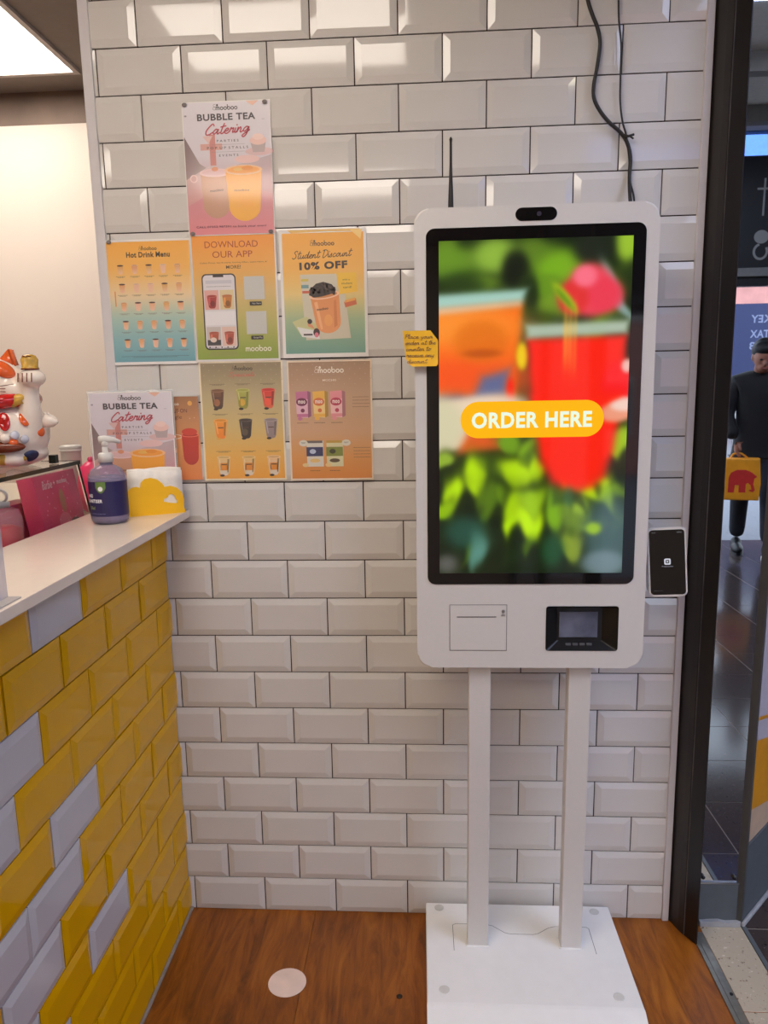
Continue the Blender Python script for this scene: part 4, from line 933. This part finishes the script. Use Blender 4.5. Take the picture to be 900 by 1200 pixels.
obj('ring', tube(NB(), [(0.016*math.cos(t_), 0, 0.134+0.014*math.sin(t_)) for t_ in np.linspace(-1.2, PI+1.2, 14)], 0.003, 8), mat('grey_ring', (176,170,172)), jr, smooth=True)
# back worktop with a cup and a pink pot
bw = empty('back_worktop', (-0.55, 0.55, 0)); tag(bw, 'white worktop in the preparation area behind the counter', 'worktop'); obj('slab', B(-0.6, 0.36, -0.40, 0.30, 1.10, 1.13, bev=0.002), m_counter, bw); obj('cabinet', B(-0.58, 0.34, -0.38, 0.28, 0, 1.0995), m_cream, bw)
cp = empty('white_tumbler', (-0.338, 0.19, 1.1305)); tag(cp, 'white round tumbler just beyond the glass case', 'cup'); obj('cup', lathe(NB(), [(0.022,0),(0.024,0.003),(0.028,0.172),(0.030,0.175),(0.030,0.181),(0.024,0.184)], 28), m_kiosk, cp, smooth=True); obj('lid_rim', lathe(NB(), [(0.0304,0.168),(0.0304,0.172)], 28), m_kbase, cp, smooth=True)
pp = empty('pink_pot', (-0.272, 0.165, 1.1305)); tag(pp, 'bright pink rounded pot between the glass case and the counter sign', 'pot'); obj('pot', lathe(NB(), [(0.026,0),(0.036,0.01),(0.041,0.05),(0.040,0.09),(0.030,0.125),(0.010,0.140)], 28), mat('hot_pink', (240,60,110), rough=0.35), pp, smooth=True); obj('knob', ball(NB(), (0,0,0.145), 0.009, 2), m_pink, pp, smooth=True)
# ------------------------------------------------------------------ beckoning cat
ZT = 1.2905
ca = empty('lucky_cat', (-0.332, -0.15, ZT)); tag(ca, 'painted ceramic beckoning cat on the glass case at the left edge', 'figurine')
m_cer = mat('white_ceramic', (238,226,214), rough=0.12, var=0.03, scale=10, coat=0.4)
bm = NB(); ball(bm, (0, 0, 0.082), (0.098, 0.10, 0.088)); ball(bm, (0, 0.005, 0.03), (0.088, 0.09, 0.035)); ball(bm, (0.0, 0, 0.15), (0.085, 0.07, 0.04))
ball(bm, (-0.02, -0.005, 0.195), (0.092, 0.078, 0.062)); ball(bm, (0.045, -0.02, 0.178), (0.04, 0.05, 0.035))
tube(bm, [(0.066,-0.02,0.08),(0.081,-0.035,0.13),(0.087,-0.04,0.175),(0.092,-0.045,0.205)], [0.032,0.026,0.021,0.023], 14); ball(bm, (0.100, -0.048, 0.205), (0.031, 0.028, 0.021))
for s_ in (-1, 1): ball(bm, (0.040*s_, -0.055, 0.022), (0.030, 0.030, 0.020))
tube(bm, [(-0.07,-0.05,0.12),(-0.085,-0.085,0.09),(-0.06,-0.10,0.07)], [0.03,0.028,0.024], 12)
for v in bm.verts:
    pass
bw_ = fuse('body', bm, m_cer, ca, 0.0045, 3)
def paint_on(bmx, name, m): return obj(name, bmx, m, ca, smooth=True)
m_or = mat('orange_glaze', (226,98,40), rough=0.15, coat=0.4); m_red = mat('red_glaze', (190,34,30), rough=0.15, var=0.25, scale=40, coat=0.4); m_gold = mat('gold_glaze', (206,164,70), rough=0.25, var=0.25, scale=60); m_navy = mat('navy_glaze', (50,56,92), rough=0.2, var=0.3, scale=60); m_brown = mat('brown_glaze', (120,56,30), rough=0.2, var=0.2); m_ygl = mat('mustard_glaze', (200,160,64), rough=0.2, var=0.25, scale=50)
for s_ in (-1, 1):
    e_ = NB(); P = [(-0.02+s_*0.016,-0.01,0.235),(-0.02+s_*0.072,-0.012,0.222),(-0.02+s_*0.058,-0.012,0.275)]
    c0 = [e_.verts.new((x, y+d_, z)) for d_ in (-0.012, 0.014) for x, y, z in P]
    for f in ((0,1,2),(5,4,3),(0,3,4,1),(1,4,5,2),(2,5,3,0)): e_.faces.new([c0[i] for i in f])
    bmesh.ops.bevel(e_, geom=list(e_.edges), offset=0.004, segments=2, affect='EDGES')
    paint_on(e_, 'ear', m_or)
paint_on(ball(NB(), (0.028, -0.046, 0.226), (0.034, 0.028, 0.018), 3, Matrix.Rotation(0.5, 3, 'Y')), 'orange_marking', m_or)
paint_on(tube(NB(), [(0.03+0.082*math.cos(t_)-0.04, -0.006+0.090*math.sin(t_), 0.146+0.012*math.cos(t_)) for t_ in np.linspace(-PI-.3, .3, 22)], 0.0165, 12), 'collar', m_red)
paint_on(tube(NB(), [(0.052,-0.066,0.150),(0.068,-0.058,0.158),(0.078,-0.048,0.165),(0.074,-0.05,0.148)], 0.013, 10), 'collar_bow', m_gold)
for i in range(4): paint_on(tube(NB(), [(0.081+i*0.0105,-0.0775+abs(i-1.5)*.0012,0.196),(0.081+i*0.0105,-0.0735+abs(i-1.5)*.001,0.216)], 0.0013, 6), 'toe_line', m_brown)
cg = paint_on(lathe(NB(), [(0.019,0),(0.019,0.004),(0.017,0.006),(0.019,0.022),(0.014,0.031),(0.005,0.034)], 18, (0.098,-0.048,0.224)), 'gold_ingot', m_gold)
paint_on(lathe(NB(), [(0.0198,0),(0.0198,0.003)], 18, (0.098,-0.048,0.2235)), 'ingot_base', m_brown)
paint_on(tube(NB(), [(0.088,-0.058,0.252),(0.093,-0.066,0.254),(0.098,-0.063,0.251),(0.103,-0.066,0.254),(0.108,-0.058,0.252)], 0.0014, 6), 'ingot_swirl', m_brown)
def patch(x, z, rx, rz, m, name, th=0.004, rot=0.0, lift=0.002):
    x *= 0.85; y = -0.10*math.sqrt(max(0.02, 1-(x/0.098)**2-((z-0.082)/0.088)**2)); nrm = Vector((x/0.098**2, y/0.10**2, (z-0.082)/0.088**2)).normalized()
    q_ = nrm.to_track_quat('Z', 'Y').to_matrix(); paint_on(ball(NB(), Vector((x, y, z))+nrm*lift, (rx, rz, th), 3, q_ @ Matrix.Rotation(rot, 3, 'Z')), name, m)
patch(0.088, 0.112, 0.012, 0.017, m_or, 'flower'); patch(0.112, 0.082, 0.012, 0.011, m_or, 'flower'); patch(0.052, 0.108, 0.012, 0.022, m_red, 'red_spot'); patch(0.046, 0.052, 0.044, 0.013, m_brown, 'boat', 0.014); patch(0.034, 0.024, 0.046, 0.015, m_ygl, 'wave_base', 0.014); patch(0.082, 0.028, 0.022, 0.017, m_navy, 'blue_wave', 0.008)
for x, z in ((0.028,0.075),(0.052,0.072),(0.014,0.098)): patch(x, z, 0.011, 0.012, m_cer, 'small_figure', 0.012)
for x, z in ((0.072,0.078),(0.088,0.068)): patch(x, z, 0.010, 0.010, mat('pale_blue_glaze', (206,208,222), rough=0.2), 'cloud', 0.006)
patch(0.018, 0.062, 0.014, 0.010, m_red, 'red_cloth', 0.012); patch(0.066, 0.062, 0.012, 0.008, m_or, 'koi', 0.010)
for i in range(3): paint_on(tube(NB(), [(0.036,-0.073,0.188-i*0.006),(0.062,-0.060,0.192-i*0.009)], 0.0009, 6), 'whisker', m_brown)
for s_ in (-1, 1): paint_on(tube(NB(), [(-0.02+s_*0.022,-0.082,0.205),(-0.02+s_*0.034,-0.080,0.210),(-0.02+s_*0.046,-0.074,0.205)], 0.0016, 6), 'eye', m_black)
paint_on(ball(NB(), (-0.02, -0.086, 0.190), (0.005,0.003,0.0035), 2), 'nose', m_or)
tl = NB(); ball(tl, (0.112, -0.01, 0.106), (0.019, 0.016, 0.016)); tube(tl, [(0.080,-0.005,0.10),(0.112,-0.01,0.105)], 0.012, 10); ball(tl, (0.125,-0.012,0.104), (0.010,0.009,0.008))
for q_ in (-1, 1): ball(tl, (0.108, -0.01+q_*0.008, 0.122), (0.004,0.003,0.006))
t_ = fuse('tail', tl, m_cer, ca, 0.0025, 2)

# ------------------------------------------------------------------ the arcade the side pane mirrors (behind the camera)
arc = struct(obj('ceiling_arcade', B(1.46, 6.0, -5.3, 3.0, 3.5, 3.6), mat('arcade_ceiling', (196,192,186), rough=0.6)))
struct(obj('wall_arcade', B(5.9, 6.0, -5.3, 3.0, 0, 3.5), mat('arcade_wall', (150,146,142), rough=0.6)))
struct(obj('wall_arcade_end', B(1.46, 6.0, 2.9, 3.0, 0, 3.5), mat('arcade_end_wall', (176,172,168), rough=0.6)))
for i, yy in enumerate((-4.6, -3.6)): obj('ceiling_rib', B(1.5, 5.9, yy-0.05, yy+0.05, 3.38, 3.5), mat('rib_grey', (120,116,112)), arc)
al = empty('arcade_downlight', (3.25, -3.0, 3.5)); tag(al, 'round warm downlight in the arcade ceiling behind the viewer', 'ceiling light'); obj('ring', lathe(NB(), [(0.14,-0.02),(0.14,-0.001)], 24), m_steel, al); obj('lens', lathe(NB(), [(0.11,-0.026),(0.11,-0.0202)], 24), mat('warm_lens', (255,250,220), emit=(255,246,206), es=25), al)
sk = empty('arcade_skylight', (3.3, -1.85, 3.5)); tag(sk, 'large frosted daylight panel in the arcade roof', 'skylight')  # added emitter, out of view, casts cool daylight into the shop
obj('frame', box(box(B(-1.25, -1.2, -1.0, 1.0, -0.03, -0.001), 1.2, 1.25, -1.0, 1.0, -0.03, -0.001), -1.2, 1.2, 0.95, 1.0, -0.03, -0.001), m_steel, sk)
obj('frosted_glass', B(-1.2, 1.2, -0.99, 0.945, -0.02, -0.002), mat('daylight_glass', (230,240,255), emit=(200,214,255), es=6.5), sk)
gt_ = empty('trim_4', (3.6, -5.2, 0)); struct(gt_)
m_dkf = mat('charcoal_fascia', (34,32,32), rough=0.4)
obj('fascia', B(-2.1, 2.35, -0.03, 0.03, 2.40, 3.30), m_dkf, gt_); obj('rail', B(-2.1, 2.35, -0.04, 0.04, 2.33, 2.398), mat('rail_grey', (130,128,124)), gt_); obj('soffit', B(-2.1, 2.35, -0.06, 0.0, 2.25, 2.328), m_dkf, gt_)
obj('transom_glass', B(-2.1, 2.35, -0.01, 0.01, 3.30, 3.5), mat('blue_tinted_glass', (96,132,214), rough=0.02, trans=1.0, ior=1.05), gt_)  # added tinted pane, turns the bright sky strip above the fascia blue
a = Art(1000, 900); wc = (150,148,144)     # cross and curl emblem painted on the fascia (seen reversed in the pane)
a.rect(492, 508, 180, 480, wc); a.rect(440, 560, 255, 272, wc); a.ellipse(500, 650, 62, 55, wc); a.stroke([(500+55*math.cos(t), 770+60*math.sin(t)) for t in np.linspace(-1.2, 3.6, 20)], 20, wc, a.k, 'printed_artwork')
e_ = empty('e'); a.build(e_, m_ink)
for ch in list(e_.children): ch.parent = gt_; ch.rotation_euler = (0, 0, PI); ch.location = (-0.03, 0.032, 2.85); ch.name = 'fascia_emblem'
bpy.data.objects.remove(e_)
struct(obj('road', B(-6, 24, -22, -5.2, -0.08, -0.008), m_asph))
bb = empty('brick_building', (6.0, -18.0, 0)); tag(bb, 'pinkish brick building across the street, seen in the mirrored pane', 'building')
obj('facade', B(-8, 10, -0.3, 0, 0, 3.9), mat('pink_brick', (214,150,140), rough=0.9, var=0.12, scale=3), bb); obj('cornice', B(-8, 10, 0.0, 0.08, 3.75, 3.9), m_kiosk, bb)
for i in range(6): fw = obj('window', B(-6.5+i*2.6, -5.3+i*2.6, 0.0, 0.05, 1.0, 2.4), m_kiosk, bb); obj('pane', B(-6.4+i*2.6, -5.4+i*2.6, 0.051, 0.06, 1.1, 2.3), m_glassblk, fw)
sg = empty('blue_sign', (7.0, -12.05, 0)); tag(sg, 'dark blue street sign board reflected above the person', 'sign')
obj('board', B(-0.95, 0.95, -0.03, 0.03, 1.1, 2.72), mat('navy_sign_board', (38,46,88), rough=0.5), sg)
for x in (-0.8, 0.8): obj('leg', B(x-0.04, x+0.04, -0.02, 0.02, 0, 1.1), m_steel, sg)
a = Art(1900, 1620); 
for s_, v in (('KEY', 190), ('TAX', 440), ('SE8', 640)): a.text(s_, 1300, 1620, v, v+130, (120,126,160), .02)
e_ = empty('e'); a.build(e_, m_ink)
for ch in list(e_.children): ch.parent = sg; ch.rotation_euler = (0, 0, PI); ch.location = (0, 0.032, 1.91)
bpy.data.objects.remove(e_)
# person with the orange bag
pr = empty('person', (3.46, -4.72, 0.0), PI+0.25); tag(pr, 'person in a dark coat and jeans carrying an orange bag, head lowered', 'person')
m_coat = mat('black_coat', (22,19,20), rough=0.8); m_jean = mat('dark_jeans', (30,31,40), rough=0.85); m_skin = mat('skin', (150,98,78), rough=0.5); m_shoe = mat('black_shoe', (16,15,16), rough=0.5)
def skin(name, verts, edges, radii, m, root=0, sub=2):
    me_ = bpy.data.meshes.new(name); me_.from_pydata(verts, edges, []); o = bpy.data.objects.new(name, me_); COL.objects.link(o)
    o.modifiers.new('k', 'SKIN'); 
    for i, r_ in enumerate(radii): me_.skin_vertices[0].data[i].radius = (r_, r_) if not isinstance(r_, tuple) else r_
    me_.skin_vertices[0].data[root].use_root = True
    ss = o.modifiers.new('s', 'SUBSURF'); ss.levels = sub; ss.render_levels = sub; bake(o); o.data.materials.clear(); o.data.materials.append(m); o.parent = pr; return o
# local frame: person faces -Y
skin('body', [(0,0,0.95),(0,0,1.12),(0,0.0,1.30),(0,0.01,1.45),(0,-0.01,1.53),(0.17,0.01,1.43),(0.25,0.0,1.17),(0.20,-0.22,0.99),(-0.17,0.01,1.43),(-0.25,0,1.16),(-0.24,-0.10,0.96),(0,0,0.82)],
     [(0,1),(1,2),(2,3),(3,4),(3,5),(5,6),(6,7),(3,8),(8,9),(9,10),(0,11)], [(.19,.13),(.18,.125),(.19,.13),(.13,.1),(.07,.07),.085,.07,.055,.085,.07,.055,(.2,.14)], m_coat)
for s_, fy in ((1, 0.0), (-1, -0.28)):
    skin('trouser_leg', [(s_*0.10,0,0.86),(s_*0.10,fy*.6-0.03,0.50),(s_*0.10,fy,0.12)], [(0,1),(1,2)], [.105,.08,.065], m_jean)
    sh = NB(); ball(sh, (s_*0.10, fy-0.07, 0.045), (0.048, 0.13, 0.045)); ball(sh, (s_*0.10, fy+0.01, 0.07), (0.045, 0.06, 0.06)); fuse('shoe', sh, m_shoe, pr, 0.012, 2)
    obj('shoe_sole', prism(NB(), ell(s_*0.10, fy-0.06, 0.05, 0.135, 20), 0.0, 0.02, 'z'), m_kiosk if s_ < 0 else m_shoe, pr)
hd = NB(); ball(hd, (0,-0.035,1.665), (0.078,0.095,0.115)); ball(hd, (0,-0.085,1.60), (0.05,0.05,0.05)); tube(hd, [(0,0.0,1.50),(0,-0.02,1.62)], 0.055, 12); ball(hd, (0,-0.137,1.645), (0.012,0.018,0.02))
for s_ in (-1, 1): ball(hd, (s_*0.08,-0.03,1.655), (0.012,0.022,0.032))
h_ = fuse('head', hd, m_skin, pr, 0.008, 2)
BOW = Matrix.Translation((0,0,1.55)) @ Matrix.Rotation(0.42, 4, 'X') @ Matrix.Translation((0,0,-1.55))
for s_ in (-1, 1): obj('eye', ball(NB(), (s_*0.03,-0.125,1.672), (0.013,0.008,0.007), 2), m_black, h_)
obj('mouth', tube(NB(), [(-0.022,-0.130,1.603),(0,-0.137,1.600),(0.022,-0.130,1.603)], 0.005, 8), mat('lips', (140,70,66)), h_)
hr = NB(); ball(hr, (0,0.0,1.70), (0.092,0.10,0.105)); ball(hr, (0,-0.05,1.745), (0.085,0.08,0.055)); ball(hr, (0,0.05,1.64), (0.075,0.05,0.09)); ho = fuse('hair', hr, mat('black_hair', (20,17,17), rough=0.6), pr, 0.01, 2)
for o_ in (h_, ho)+tuple(h_.children): o_.data.transform(BOW)
def hand(s_, x, y, z):
    V_ = [(x,y,z+0.03),(x,y-0.01,z-0.03)]; E_ = [(0,1)]; R_ = [(.028,.022),(.036,.018)]
    for i in range(4):
        k = (i-1.5)*0.016; b = len(V_); V_ += [(x+0.002*i,y+k,z-0.06),(x-s_*0.012,y+k,z-0.09+abs(i-1.4)*.006),(x-s_*0.03,y+k,z-0.095+abs(i-1.4)*.006)]; E_ += [(1,b),(b,b+1),(b+1,b+2)]; R_ += [.010,.009,.008]
    b = len(V_); V_ += [(x-s_*0.012,y-0.035,z-0.01),(x-s_*0.022,y-0.045,z-0.045)]; E_ += [(0,b),(b,b+1)]; R_ += [.012,.009]
    skin('hand', V_, E_, R_, m_skin, 0, 1)
hand(1, 0.175, -0.262, 0.935); hand(-1, -0.24, -0.125, 0.905)
bg_ = empty('carrier_bag', (3.46, -4.72, 0.0), PI+0.25); tag(bg_, 'orange carrier bag with a red elephant held in one hand', 'bag')
m_bag = mat('orange_bag_fabric', (240,158,20), rough=0.6, bump=0.2, scale=20)
BX = 0.133
obj('bag_body', prism(NB(), [(BX-0.135,0.49),(BX+0.135,0.49),(BX+0.14,0.62),(BX+0.125,0.83),(BX-0.125,0.83),(BX-0.14,0.62)], -0.33, -0.22, 'y', 0.012), m_bag, bg_)
obj('handle', tube(NB(), catmull([(BX-0.05,-0.28,0.82),(BX+0.0,-0.275,0.86),(0.16,-0.27,0.87),(BX+0.07,-0.275,0.86),(BX+0.09,-0.28,0.82)], 5), 0.008, 8), m_bag, bg_)
def eleph(x, z): return (BX-x, 0.655+z)
el = [(-.10,-.10),(-.10,.02),(-.085,.06),(-.04,.085),(.02,.085),(.05,.075),(.075,.06),(.11,.03),(.09,.015),(.085,-.03),(.10,-.08),(.085,-.095),(.055,-.085),(.06,-.075),(.075,-.075),(.065,-.04),(.045,-.02),(.03,-.03),(.03,-.10),(-.02,-.10),(-.02,-.04),(-.05,-.04),(-.055,-.10)]
obj('elephant_print', prism(NB(), [eleph(x, z) for x, z in el], -0.3325, -0.3303, 'y'), mat('red_print', (206,46,40), rough=0.6), bg_)
print('OBJECTS', len(bpy.data.objects))
